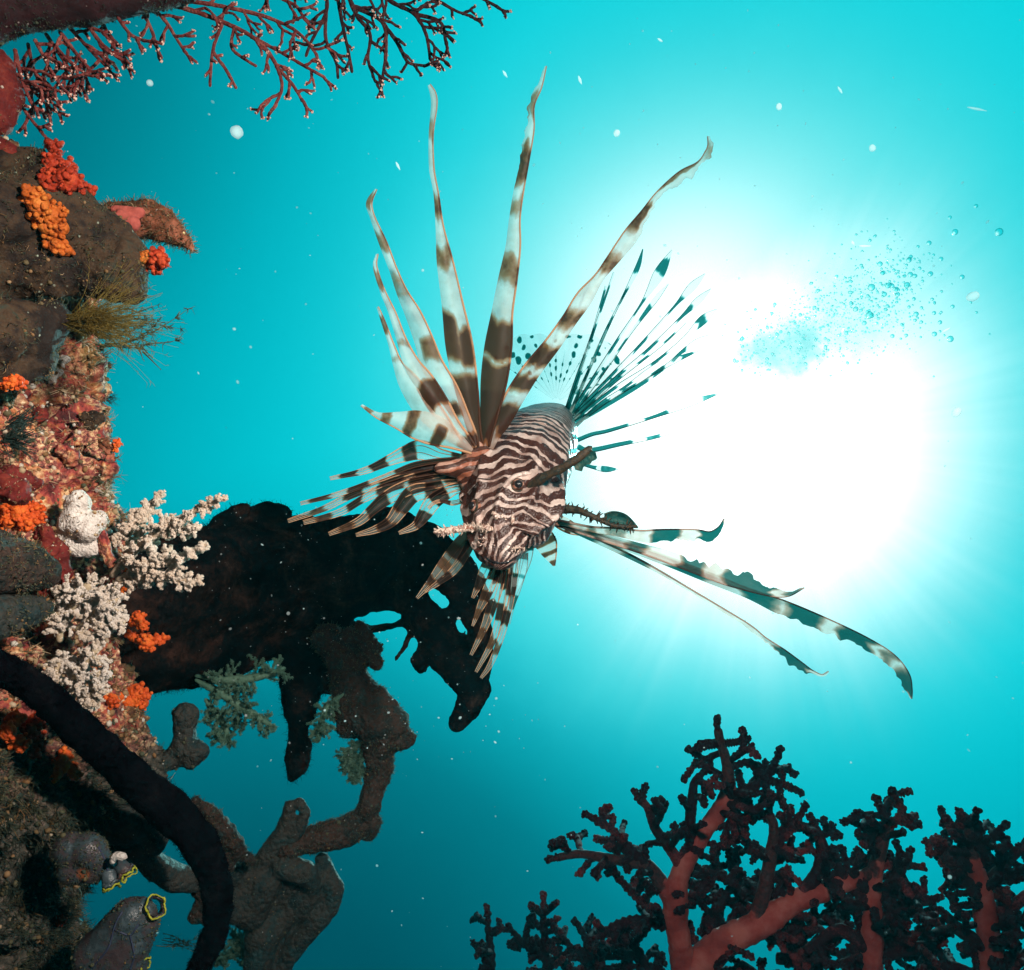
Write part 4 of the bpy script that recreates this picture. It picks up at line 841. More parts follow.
# ------------------------------------------------------------------ black sponge, dark masses
D0 = .86
def black_extra(mb): pass
black = [
    [(120, 600, .70, 50), (170, 590, .76, 60), (230, 585, .82, 66), (290, 580, .86, 62), (350, 570, .86, 48), (392, 545, .86, 34)],
    [(150, 650, .74, 46), (210, 640, .8, 44), (270, 620, .86, 40), (320, 610, .86, 34)],
    [(214, 540, .82, 14), (222, 524, .82, 12), (238, 512, .82, 9), (246, 508, .82, 6)], [(240, 530, .84, 20), (268, 518, .84, 15), (284, 514, .84, 9)],
    [(300, 535, .86, 20), (330, 540, .86, 22), (350, 528, .86, 12)], [(356, 536, .86, 20), (385, 530, .86, 18), (405, 522, .86, 12)],
    [(392, 530, .86, 24), (425, 545, .86, 24), (450, 560, .86, 18), (470, 580, .86, 14), (480, 606, .86, 11), (484, 640, .86, 10), (486, 670, .86, 8)],
    [(420, 560, .86, 24), (400, 566, .86, 18)], [(452, 572, .86, 14), (462, 600, .86, 13), (474, 620, .86, 12)],
    [(412, 600, .86, 10), (420, 620, .86, 16), (436, 640, .86, 16), (450, 655, .86, 18), (468, 672, .86, 22), (476, 690, .86, 17), (468, 708, .86, 13), (458, 722, .86, 10)],
    [(360, 606, .86, 8), (400, 606, .86, 8), (415, 610, .86, 10)], [(448, 616, .86, 9), (440, 630, .86, 13)], [(456, 640, .86, 9), (474, 655, .86, 14)], [(478, 640, .86, 11), (484, 672, .86, 9)],
    [(350, 627, .86, 5), (372, 629, .86, 6), (395, 625, .86, 5.5), (408, 622, .86, 6)],
    [(409, 636, .86, 4.5), (404, 648, .86, 4), (396, 660, .86, 2.5)], [(412, 622, .86, 7), (409, 636, .86, 4.5)],
    [(418, 660, .86, 9), (421, 668, .86, 6)], [(428, 640, .86, 10), (420, 660, .86, 6)],
    [(296, 600, .86, 26), (296, 650, .86, 20), (303, 680, .86, 22), (300, 710, .86, 17), (298, 728, .86, 10), (299, 745, .86, 13), (297, 765, .86, 11), (293, 776, .86, 6)],
    [(310, 640, .86, 20), (322, 660, .87, 18), (330, 684, .87, 12)], [(355, 560, .86, 16), (385, 575, .86, 8)], [(400, 572, .86, 22), (410, 590, .86, 15), (420, 604, .86, 13), (432, 616, .86, 12), (444, 630, .86, 13)], [(370, 602, .86, 10), (395, 604, .86, 11), (415, 606, .86, 12)], [(350, 590, .86, 22)], [(445, 572, .86, 20), (455, 592, .86, 8), (455, 604, .86, 6)], [(470, 588, .86, 13), (478, 604, .86, 10)], [(420, 582, .86, 13)], [(440, 650, .86, 18), (460, 668, .86, 20)], [(480, 640, .86, 9), (484, 655, .86, 10)]]
bs, BSV, BSN = rock('black_sponge', black, M['blacksponge'], 'huge black sponge with drooping lobes and holes behind the lionfish', 'sponge', amp=0.0035, freq=40, voxel=0.0024, fine=0.0012, ff=200, cellamp=0.001, cf=120)
mb = MB(); i = RNG.integers(0, len(BSV), 9000); i = i[(512 + (BSV[i] @ RIGHT) / (-(BSV[i] @ BACK)) * F) < 330]
hair(mb, BSV[i], unit(BSN[i] + RNG.normal(0, .5, (len(i), 3))), RNG.uniform(.002, .007, len(i)), .0002, .6, tone=RNG.uniform(0, .25, len(i)))
mb.build('algal_fuzz', M['blacksponge'], bs)

# curved black rope-like sponge in front
c = crom([(-60, 632, .40, 16), (-10, 662, .42, 16), (40, 692, .445, 16), (84, 732, .475, 17), (130, 776, .50, 18), (170, 810, .51, 18), (202, 848, .515, 17), (217, 890, .52, 15), (215, 930, .52, 13), (202, 962, .52, 12), (186, 1000, .52, 12)], 120)
mb = MB(); c = crom(c, 420); tube(mb, P(c[:, 0], c[:, 1], c[:, 2]), c[:, 3] / F * c[:, 2] * (1 + .07 * fbm(np.column_stack([np.arange(420) / 14., np.zeros(420), np.zeros(420)]), 3, 2)), 96, .14, 60)
RVt = mb.v[0]; ctr_ = np.repeat(P(c[:, 0], c[:, 1], c[:, 2]), 96, 0); RNt = unit(RVt[96:96 * 421] - ctr_); RVt[96:96 * 421] += RNt * (.0011 * fbm(RVt[96:96 * 421] * 240, 3, 5) - .0016 * (1 - sstep(.1, .38, cell(RVt[96:96 * 421] * 130, 7))))[:, None]
i = RNG.integers(0, len(ctr_), 5000); hair(mb, RVt[96:96 * 421][i], unit(RNt[i] + RNG.normal(0, .5, (5000, 3))), RNG.uniform(.0008, .0026, 5000), .00018, .5)
tag(mb.build('rope_sponge', M['blackrope']), 'long curved black rope sponge crossing the lower left corner', 'sponge')

# brown branching rock hanging down and its elbow
br_, BRV, BRN = rock('branching_rock', [[(330, 640, .83, 17), (345, 660, .83, 20), (352, 690, .82, 23), (366, 712, .81, 26), (384, 730, .80, 22), (400, 738, .80, 13), (410, 738, .80, 7)], [(378, 700, .81, 14), (396, 722, .80, 13)], [(346, 700, .82, 14), (352, 722, .81, 16)],
    [(378, 745, .80, 18), (380, 766, .80, 14), (374, 786, .80, 13), (370, 806, .79, 13)], [(365, 812, .79, 11), (372, 822, .79, 10), (368, 832, .79, 8)],
    [(356, 826, .79, 15), (335, 834, .78, 17), (312, 840, .77, 15), (292, 848, .76, 10), (276, 856, .76, 6)], [(350, 636, .83, 10), (366, 648, .83, 8), (376, 662, .82, 9)], [(360, 625, .84, 6), (378, 650, .83, 6)]],
    M['brownrock'], 'brown crusted branch hanging from the black sponge and bending left at its elbow', amp=0.0035, freq=50, voxel=0.0018, fine=0.0014)
gs, _, _ = rock('branching_sponge', [[(262, 864, .76, 9), (276, 842, .76, 9), (286, 822, .76, 8), (290, 806, .76, 7)], [(286, 850, .76, 8), (298, 830, .76, 7), (306, 812, .76, 6), (300, 802, .76, 6)], [(256, 866, .76, 7), (268, 846, .76, 6), (277, 830, .76, 4.5), (281, 820, .76, 4)],
    [(232, 872, .75, 12), (250, 872, .76, 14), (264, 884, .76, 18), (250, 910, .76, 20), (240, 890, .76, 18)], [(285, 866, .76, 14), (305, 872, .76, 14), (312, 884, .77, 10)],
    [(322, 860, .78, 8), (326, 875, .78, 10), (336, 890, .78, 9), (332, 905, .78, 9), (318, 920, .78, 11), (300, 940, .78, 11), (286, 960, .78, 10), (276, 985, .78, 11)],
    [(310, 890, .78, 14), (298, 905, .78, 14), (280, 915, .78, 16), (262, 935, .77, 17), (258, 965, .77, 15), (262, 1000, .77, 14)], [(290, 880, .78, 18), (275, 900, .78, 18)],
    [(236, 912, .75, 13), (232, 900, .75, 11)], [(300, 920, .79, 12), (280, 945, .79, 12)]],
    M['greysponge'], 'grey green branching sponge with finger knobs at the bottom, joined to the brown elbow', 'sponge', amp=0.0022, freq=40, voxel=0.0018, fine=0.0008, cellamp=0.0)
rock('crusted_branch', [[(196, 802, .70, 7), (212, 815, .70, 9), (226, 832, .71, 10), (240, 852, .72, 9), (252, 862, .73, 6)], [(190, 820, .70, 12), (208, 842, .71, 12), (225, 862, .72, 11)]], M['brownrock'], 'crusted dark branch behind the bend of the curved black sponge', 'sponge', amp=0.003, freq=70, fine=0.0018)
rock('knobbed_sponge', [[(140, 778, .62, 10), (158, 766, .63, 10), (174, 758, .64, 11), (184, 745, .64, 12), (184, 728, .64, 10), (185, 715, .64, 13)], [(186, 750, .64, 14), (198, 752, .64, 11), (190, 760, .64, 10)]], M['greysponge'], 'grey knobbed sponge standing up left of the black sponge lobe', 'sponge', amp=0.0015, freq=50, cellamp=0.0, smooth=6)
rock('lobed_sponge', [[(104, 832, .56, 14), (128, 828, .56, 18), (148, 826, .56, 15), (160, 836, .56, 11), (154, 846, .56, 12)], [(118, 815, .56, 12), (150, 815, .57, 8)], [(140, 850, .57, 12), (156, 868, .58, 14), (175, 878, .59, 14), (196, 880, .60, 12)], [(110, 850, .57, 12), (132, 855, .57, 12)]],
    M['greysponge'], 'smooth taupe lobed sponge tucked behind the curved black sponge', 'sponge', amp=0.0012, freq=45, cellamp=0.0, smooth=7, fine=0.0004)
rock('brown_lobe', [[(196, 915, .62, 10), (206, 905, .62, 14), (212, 925, .62, 9)], [(200, 890, .62, 12), (220, 880, .63, 10)]], M['brownrock'], 'brown lobe showing behind the lower bend of the curved black sponge', 'sponge', amp=0.0012, freq=45)

# tunicates with yellow rims
def tunicate(chains, rimc, label, rimdir, rr, veins):
    t = thing('tunicate', P(*chains[0][0][:3]), label, 'sea squirt', 'mauve sea squirts at the foot of the reef')
    o, V, N = lumpy('body', chains, M['tunicate'], 0.0013, 0.0008, 50, t, smooth=6)
    V = V; encrust(o, V, N, 260, 700, .16, .002, .12)
    for (c, r, dv) in rimc:
        n0 = unit(dv); a = unit(np.cross(n0, UP)); b = np.cross(n0, a); th = np.linspace(0, 2 * math.pi, 49); c0 = P(*c)
        for lev in range(2):
            q = c0 + n0 * (.002 * lev) + (a[None] * np.cos(th)[:, None] + b[None] * np.sin(th)[:, None]) * (r / F * c[2]) * (1 + .12 * lev + .13 * np.sin(th * 2 + c[0]) + .08 * np.sin(th * 5 + c[1]) + .03 * np.sin(th * 17))[:, None]
            mb = MB(); q = q + n0 * (.0009 * np.sin(th * 3 + c[1]) + .0004 * np.sin(th * 9))[:, None]; tube(mb, q, .0005 + .0003 * (1 - lev), 8, .7, 420); mb.build('rim', M['yellowrim'] if lev else M['tunicate'], t)
        # inner wall of the siphon
        mb = MB(); lv = np.linspace(-1, 1, 6)[:, None, None]; rad = (r / F * c[2]) * (1 - .12 * lv ** 2)
        W = c0 + n0 * lv * .004 - n0 * .003 + (a[None, None] * np.cos(th)[None, :, None] + b[None, None] * np.sin(th)[None, :, None]) * rad
        idx = np.arange(6 * 49).reshape(6, 49); mb.add(W.reshape(-1, 3), np.stack([idx[:-1, :-1], idx[:-1, 1:], idx[1:, 1:], idx[1:, :-1]], -1).reshape(-1, 4)); mb.build('siphon', M['tunicate'], t)
    bt = BVHTree.FromPolygons((V).tolist(), [[i, i, i] for i in []]) if False else None
    me = o.data; bt = BVHTree.FromPolygons([list(np.array(v.co[:]) + root_loc(t)) for v in me.vertices], [p.vertices[:] for p in me.polygons])
    for vn in veins:
        c = crom(vn, 22); q = []
        for x, y in c[:, :2]:
            h = hit(x, y, bt)
            if h is not None: q.append(h[0])
        if len(q) > 3: mb = MB(); tube(mb, np.array(q), .0006, 5); mb.build('vein', M['darkvein'], t)
    return t
tunicate([[(96, 955, .50, 22), (112, 940, .50, 21), (132, 918, .50, 20), (142, 910, .50, 13)], [(120, 960, .50, 20), (135, 945, .50, 18), (145, 925, .50, 14), (148, 912, .50, 10)], [(128, 975, .50, 18), (138, 960, .50, 12)]],
         [((155, 907, .497), 9, RIGHT * .5 + UP * .4 + BACK * .7), ((143, 962, .50), 6, RIGHT * .8 - UP * .3 + BACK * .4)], 'plump mauve sea squirt with dark veins and a yellow ringed mouth at the bottom left', None, 0, [[(92, 968), (108, 948), (115, 925), (122, 912)], [(115, 930), (130, 935), (138, 925)], [(130, 935), (134, 955), (130, 970)]])
tunicate([[(70, 850, .50, 18), (88, 850, .50, 18), (100, 862, .50, 12), (106, 870, .50, 8)], [(72, 870, .50, 16), (92, 872, .50, 12)]],
         [((111, 884, .497), 8, -UP * .8 + RIGHT * .3 + BACK * .3), ((127, 872, .50), 7, RIGHT * .7 - UP * .5 + BACK * .2)], 'smaller brownish sea squirt with yellow frilled openings, above the plump mauve one', None, 0, [[(98, 846), (104, 858), (108, 872)]])
# little white-blue tube on it
c = crom([(112, 862, .49, 3), (116, 856, .49, 4), (124, 857, .49, 4)], 12); mb = MB(); tube(mb, P(c[:, 0], c[:, 1], c[:, 2]), c[:, 3] / F * c[:, 2], 10, .1, 100)
tag(mb.build('tube_sponge', M['whitesponge']), 'little bluish white tube sponge above the smaller sea squirt', 'sponge')
plume('sea_frond', (160, 940, .66), RIGHT * 1 - UP * .15, 0.036, 5, M['algae'], 'faint yellowish feather frond right of the plump sea squirt', .0003, .05, seed=15, barbs=40)

# ------------------------------------------------------------------ red coral trees at the bottom right
def coral_tree(label, limbs, org, seed, knob=3.5, twig=(16, 30), thick_every=12, bushy=1, extra=0, spread_d=.05, shape_every=9):
    rnd = np.random.default_rng(seed); t = thing('coral_tree', P(*org), label, 'coral', 'red coral trees'); tr, tw = MB(), MB(); kb = []
    def twigf(x, y, d, a, L, r, lvl, dz=0.0):
        n = max(4, int(L / 3.2)); q = [(x, y, d)]
        for i in range(n):
            a += rnd.normal(0, .09); x += math.cos(a) * L / n; y += math.sin(a) * L / n; d += dz / n; q.append((x, y, d))
        q = np.array(q); rr = r * (.62 + .34 * np.abs(np.sin(np.arange(len(q)) * 1.15 + rnd.uniform(0, 3)))); rr[-1] = r * .9; rr = rr / F * q[:, 2]
        tube(tw, P(q[:, 0], q[:, 1], q[:, 2]), rr, 8, .35, 260, seed=int(rnd.integers(50)))
        w = P(q[:, 0], q[:, 1], q[:, 2])
        for i in range(1, len(w)):
            if lvl == 0 or i > len(w) * .3:
                for _ in range(4): kb.append((w[i] + unit(rnd.normal(size=3)) * rr[i] * .95, r / F * d * rnd.uniform(.34, .60)))
        for _ in range(7): kb.append((w[-1] + unit(rnd.normal(size=3)) * rr[-1] * .75, r / F * d * rnd.uniform(.42, .66)))
        if lvl > 0:
            for k in range(rnd.integers(1, 4)):
                i = int(len(q) * rnd.uniform(.35, .98)); i = min(i, len(q) - 1)
                twigf(*q[i], a + rnd.choice([-1, 1]) * rnd.uniform(.6, 1.3), L * rnd.uniform(.4, .75), r * .96, lvl - 1, rnd.normal(0, .02))
    for li in limbs:
        p = np.array(li['p'], float); c = crom(p, max(10, int(len(p) * 9))); w = P(c[:, 0], c[:, 1], c[:, 2])
        tube(tr if p[:, 3].max() > 7.5 else tw, w, c[:, 3] / F * c[:, 2] * (1 + (.03 if p[:, 3].max() > 6 else .2) * np.sin(np.arange(len(c)) * 1.9)), 16, .22, 45, seed=seed, along=(1 - sstep(5.2, 10.5, c[:, 3])) * .9)
        L = np.sum(np.hypot(np.diff(c[:, 0]), np.diff(c[:, 1]))); n = int(L / li.get('every', shape_every))
        for k in range(n):
            f = (k + rnd.uniform(0, 1)) / max(n, 1)
            if f < li.get('from', 0): continue
            i = min(max(int(f * (len(c) - 1)), 1), len(c) - 1); a0 = math.atan2(c[i, 1] - c[i - 1, 1], c[i, 0] - c[i - 1, 0])
            a = a0 + rnd.choice([-1, 1]) * rnd.uniform(.7, 1.5)
            x0, y0 = c[i, 0], c[i, 1]; L_ = rnd.uniform(*li.get('twig', twig)); twigf(x0, y0, c[i, 2] + rnd.uniform(-.3, 1) * .01, a, L_ + c[i, 3] * .6, knob * rnd.uniform(.9, 1.1), int(rnd.random() < li.get('fork', .6)) * bushy, rnd.normal(0, spread_d))
        if li.get('tip', True): twigf(*c[-1, :3], math.atan2(c[-1, 1] - c[-2, 1], c[-1, 0] - c[-2, 0]), rnd.uniform(8, 14), knob, 0)
    K = np.array([k[0] for k in kb]); R = np.array([k[1] for k in kb]); balls(tw, K, R, ICO1, sq=.3)
    if tr.n: tr.build('trunk', M['treebark'], t)
    tw.build('twigs', M['treeknob'], t); return t
dd = 1.05
def L_(*rows, d=dd, **k): k['p'] = [(x, y, (d + (r_[0] if r_ else 0)), r) for x, y, r, *r_ in rows]; return k
coral_tree('largest red coral tree with a pinkish red forked trunk at the bottom', [
    L_((688, 1000, 16), (685, 970, 14), (677, 925, 12), (676, 897, 12), (683, 868, 10), (703, 834, 8.5), (720, 810, 9), (728, 789, 7.5), (728, 766, 5.5), (721, 744, 4.5), (718, 730, 4), every=13, **{'from': .45}),
    L_((676, 905, 10), (664, 888, 8), (651, 868, 6.5), (632, 862, 5.5), (606, 858, 5), (580, 854, 4.2), (560, 857, 4), every=11, twig=(10, 22), **{'from': .3}),
    L_((648, 866, 5.5), (626, 845, 5), (612, 830, 4.2), (596, 820, 4), every=13, twig=(8, 16)), 
    L_((683, 868, 7), (668, 846, 5.5), (655, 828, 5), (648, 808, 4.2), (640, 800, 4), every=12, twig=(8, 18)),
    L_((694, 848, 7), (690, 824, 6), (692, 800, 5), (694, 784, 4), (700, 776, 4), every=14, twig=(8, 16)),
    L_((722, 812, 6), (738, 795, 5.5), (752, 787, 5), (765, 780, 4.5), (772, 768, 4.4), (776, 760, 4), every=12, twig=(10, 18)),
    L_((765, 780, 4.4), (780, 783, 4), (792, 788, 4), every=20, fork=0), L_((720, 744, 4), (706, 746, 3.6), fork=0, every=30), L_((722, 744, 4), (736, 742, 3.6), fork=0, every=30),
    L_((730, 768, 4), (750, 762, 3.8), (762, 775, 3.6), every=16, fork=0), L_((722, 800, 5), (742, 820, 4.4), (746, 838, 4), every=14, fork=.3),
    L_((690, 975, 17), (706, 956, 16), (735, 937, 14.5), (762, 923, 13), (795, 902, 11), (827, 889, 9.5), (857, 879, 7), (880, 868, 5), every=15, twig=(18, 34), **{'from': .12}),
    L_((755, 920, 8), (764, 890, 7), (770, 858, 6), (774, 830, 5), (770, 815, 4.4), every=9, twig=(12, 24)),
    L_((800, 898, 7), (818, 872, 6.5), (822, 850, 6), (816, 828, 4.6), every=10, twig=(12, 22)),
    L_((770, 850, 5), (790, 830, 4.6), (800, 815, 4.2), every=9, twig=(10, 20)), L_((705, 925, 5), (720, 905, 4.5), (735, 880, 4), every=9, d=dd + .08), L_((760, 930, 5), (790, 950, 4.5), (800, 975, 4.2), every=8, twig=(14, 26), d=dd + .05),
    L_((664, 925, 6), (640, 920, 5.2), (618, 925, 4.6), (600, 936, 4.2), every=9, twig=(8, 16)), L_((660, 915, 5), (640, 900, 4.5), (625, 885, 4), every=10, twig=(8, 18), d=dd + .04),
    L_((715, 960, 6), (740, 900, 5), (730, 860, 4), every=7, d=dd + .12), L_((780, 960, 6), (810, 930, 5), (830, 910, 4), every=7, d=dd + .1), L_((690, 905, 5), (712, 880, 4.2), (716, 858, 4), every=9, twig=(10, 20), d=dd + .05)],
    (688, 1000, dd), 41, 3.9)
coral_tree('middle dark red coral bush, close right of the largest coral tree', [
    L_((872, 1010, 12), (872, 968, 11), (872, 930, 10), (872, 900, 9), (876, 868, 7.5), (882, 845, 6), (886, 825, 5), (880, 806, 4), every=7, twig=(12, 26)),
    L_((886, 832, 4.6), (902, 812, 4), (898, 802, 3.8), every=12, twig=(8, 14)), L_((882, 842, 4.6), (868, 830, 4.2), (860, 826, 3.8), every=9, twig=(8, 14)),
    L_((874, 900, 7), (895, 880, 6), (906, 860, 5), every=8, twig=(12, 22)), L_((874, 920, 7), (905, 905, 6), (930, 900, 5), every=7, twig=(12, 22)),
    L_((870, 950, 7), (840, 930, 6), (815, 945, 5), every=7, twig=(12, 24)), L_((870, 960, 7), (905, 950, 6), (935, 945, 5), every=7, twig=(14, 24)), L_((865, 900, 6), (845, 880, 5), (835, 862, 4.4), every=9, twig=(10, 18))],
    (872, 1010, dd + .1), 42, 4.1, spread_d=.07)
coral_tree('right hand dark red coral tree with a rounded crown at the frame edge', [
    L_((995, 1010, 13), (991, 950, 12), (984, 905, 11), (978, 877, 9), (972, 850, 6), (968, 828, 4.5), every=7, twig=(14, 26), **{'from': .2}),
    L_((978, 872, 6), (958, 856, 5), (944, 844, 4.2), every=7, twig=(10, 18)), L_((978, 866, 5.5), (990, 842, 4.6), (1000, 830, 4), every=7, twig=(8, 16)),
    L_((982, 890, 7), (1002, 868, 6), (1018, 850, 5), every=7, twig=(10, 20)), L_((972, 850, 5), (955, 836, 4.2), (950, 826, 4), every=7, twig=(8, 14)), L_((984, 880, 6), (958, 882, 5), (948, 870, 4), every=8, twig=(12, 18)),
    L_((990, 930, 7), (1015, 905, 6), (1036, 890, 5), every=7, twig=(14, 26)), L_((990, 950, 7), (960, 930, 6), (945, 915, 5), every=8, twig=(12, 22)), L_((992, 975, 7), (1020, 960, 6), (1040, 940, 5), every=7), L_((992, 985, 7), (960, 970, 6), (940, 965, 5), every=7), L_((972, 846, 5), (978, 826, 4.4), (968, 818, 4), every=8, twig=(6, 12))],
    (995, 1010, dd + .02), 43, 4.0, spread_d=.06)
for k, (rows, lab, sd) in enumerate([
    ([L_((492, 1010, 4), (492, 960, 3.8), (488, 930, 3.4), (488, 918, 3), d=1.3, every=7, twig=(8, 16))], 'leftmost small dark coral bush at the bottom, nearest the middle of the frame', 51),
    ([L_((548, 1010, 5), (546, 960, 4.4), (544, 925, 3.8), (543, 908, 3.2), d=1.3, every=6, twig=(9, 18)), L_((546, 960, 4), (525, 945, 3.4), (516, 935, 3), d=1.3, every=8, twig=(6, 12)), L_((546, 965, 4), (570, 950, 3.4), (560, 935, 3), d=1.3, every=7, twig=(6, 12))], 'spire shaped small dark coral bush, tallest of the low ones at the bottom', 52),
    ([L_((590, 1010, 5), (590, 965, 4.4), (586, 940, 3.8), (580, 928, 3.4), d=1.28, every=7, twig=(8, 15)), L_((590, 970, 4), (610, 950, 3.6), (625, 940, 3.2), d=1.28, every=7, twig=(8, 14))], 'low dark coral bush left of the trunk of the largest coral tree', 53),
    ([L_((650, 1010, 6), (645, 965, 5), (630, 940, 4), d=1.25, every=6, twig=(10, 18)), L_((648, 985, 5), (610, 970, 4), (590, 960, 3.5), d=1.25, every=6, twig=(10, 18)), L_((520, 1000, 5), (560, 985, 4), (600, 975, 3.5), d=1.3, every=6, twig=(8, 16))], 'dark tangle of coral twigs along the bottom edge, left of the big trunk', 54),
    ([L_((830, 1010, 7), (820, 975, 6), (800, 955, 5), d=1.22, every=6, twig=(12, 22)), L_((780, 1010, 7), (760, 980, 6), (740, 965, 5), d=1.22, every=6, twig=(12, 22)), L_((915, 1010, 7), (920, 975, 6), (930, 950, 5), d=1.22, every=6, twig=(12, 22))], 'dark tangle of coral twigs along the bottom edge, right of the big trunk', 55)]):
    coral_tree(lab, rows, (rows[0]['p'][0][0], 1000, rows[0]['p'][0][2]), sd, 3.5)

for (o, V, N) in ENC[:]:
    n = len(V); k = o.name.split('.')[0]
    if k in ('branching_rock', 'branching_sponge', 'crusted_branch', 'knobbed_sponge', 'lobed_sponge', 'brown_lobe'):
        encrust(o, V, N, n // (18 if 'rock' in k or 'crust' in k else 60), n // (5 if 'rock' in k or 'crust' in k else 16), .16, .0042 if 'rock' in k or 'crust' in k else .0022, .14)
# ------------------------------------------------------------------ the lionfish
fish = thing('lionfish', P(522, 480, .62), 'brown and white striped lionfish with spread banded fins in front of the sun glare', 'fish')
ST = np.array([  # px, py, half width px, depth, half thickness px
    (501, 567, 7, .548, 6), (501, 561, 15, .551, 13), (500, 552, 23, .556, 20), (498, 541, 28.5, .562, 27), (503, 526, 37.5, .570, 34), (512, 508, 46.5, .580, 40), (510, 490, 42.5, .592, 43),
    (523, 470, 45, .606, 44), (533, 452, 41.5, .628, 41), (541, 438, 36, .66, 33), (548, 428, 28, .70, 25), (552, 420, 20, .76, 17), (554, 415, 11, .83, 10), (555, 412, 7, .88, 7)])
def fish_body():
    n, m = 260, 240
    r = crom(ST[:, [0, 1, 3, 2, 4]][:, :], n)   # arc length on the first columns
    ctr = P(r[:, 0], r[:, 1], r[:, 2]); wa = r[:, 3] / F * r[:, 2]; wb = r[:, 4] / F * r[:, 2]
    T = unit(np.gradient(ctr, axis=0)); A = unit(RIGHT[None] - T * (T @ RIGHT)[:, None]); B = unit(np.cross(T, A))
    th = np.arange(m) / m * 2 * np.pi
    # B points towards the camera side?
    if np.mean(B @ BACK) < 0: B = -B
    ca, sa = np.cos(th), np.sin(th)
    # slightly boxy head, rounder trunk
    V = ctr[:, None] + A[:, None] * (np.sign(ca) * np.abs(ca) ** .88)[None, :, None] * wa[:, None, None] + B[:, None] * (np.sign(sa) * np.abs(sa) ** .88)[None, :, None] * wb[:, None, None]
    R = unit(V - ctr[:, None])
    s = np.linspace(0, 1, n)[:, None] * np.ones((1, m)); sL = np.concatenate([[0], np.cumsum(np.linalg.norm(np.diff(ctr, axis=0), axis=1))])[:, None] * np.ones((1, m))
    headw = 1 - sstep(0.08, 0.16, sL)
    d = 0.0022 * fbm(V * 45, 3, 2) * headw + 0.0006 * fbm(V * 160, 3, 5) + 0.0012 * np.abs(fbm(V * 90, 2, 8)) * headw
    TH = th[None] * np.ones((n, 1))
    # bony cheek ridges and the brow above the eye
    for a0, s0, wd, am, ta in ((1.15, .055, .10, .0030, 3.0), (2.2, .05, .11, .0028, -3.0), (1.65, .030, .08, .0022, 0.5), (.35, .045, .12, .0045, 2.0), (2.9, .04, .12, .0030, -2.0)):
        d += 1.5 * am * np.exp(-((TH - a0 - ta * (sL - s0)) / wd) ** 2) * np.exp(-((sL - s0) / .028) ** 2)
    V = V + R * d[..., None]
    side = np.cos(TH)
    # stripes: rings on the trunk that tilt into slanting bands over the cheeks
    st = sL * 1000 / 7.0 * (1 + 0.25 * sstep(.07, .16, sL)) - headw * (0.5 * side + 0.7 * side * side) - 2.0 * (1 - sstep(.015, .075, sL)) * side + 0.5 * np.sin(TH * 3) * headw * .35 - .4 * (1 - headw) * side
    idx = np.arange(n * m).reshape(n, m); nx = np.roll(idx, -1, 1)
    Q = np.stack([idx[:-1], nx[:-1], nx[1:], idx[1:]], -1).reshape(-1, 4)
    V2 = np.vstack([V.reshape(-1, 3), ctr[0] - T[0] * .002, ctr[-1]]); k = n * m; j = np.arange(m)
    Tr = np.vstack([np.stack([np.full(m, k), (j + 1) % m, j], -1), np.stack([np.full(m, k + 1), (n - 1) * m + j, (n - 1) * m + (j + 1) % m], -1)])
    mb = MB(); mb.add(V2, Q, Tr, st=np.concatenate([st.ravel(), [st[0, 0], st[-1, 0]]]))
    o = mb.build('body', M['skin'], fish); return V2, Q
FV, FQ = fish_body()
FISH = BVHTree.FromPolygons(FV.tolist(), FQ.tolist())
def fd(x, y, dflt=.6):
    h = hit(x, y, FISH); return dflt if h is None else float(-(h[0] @ BACK))

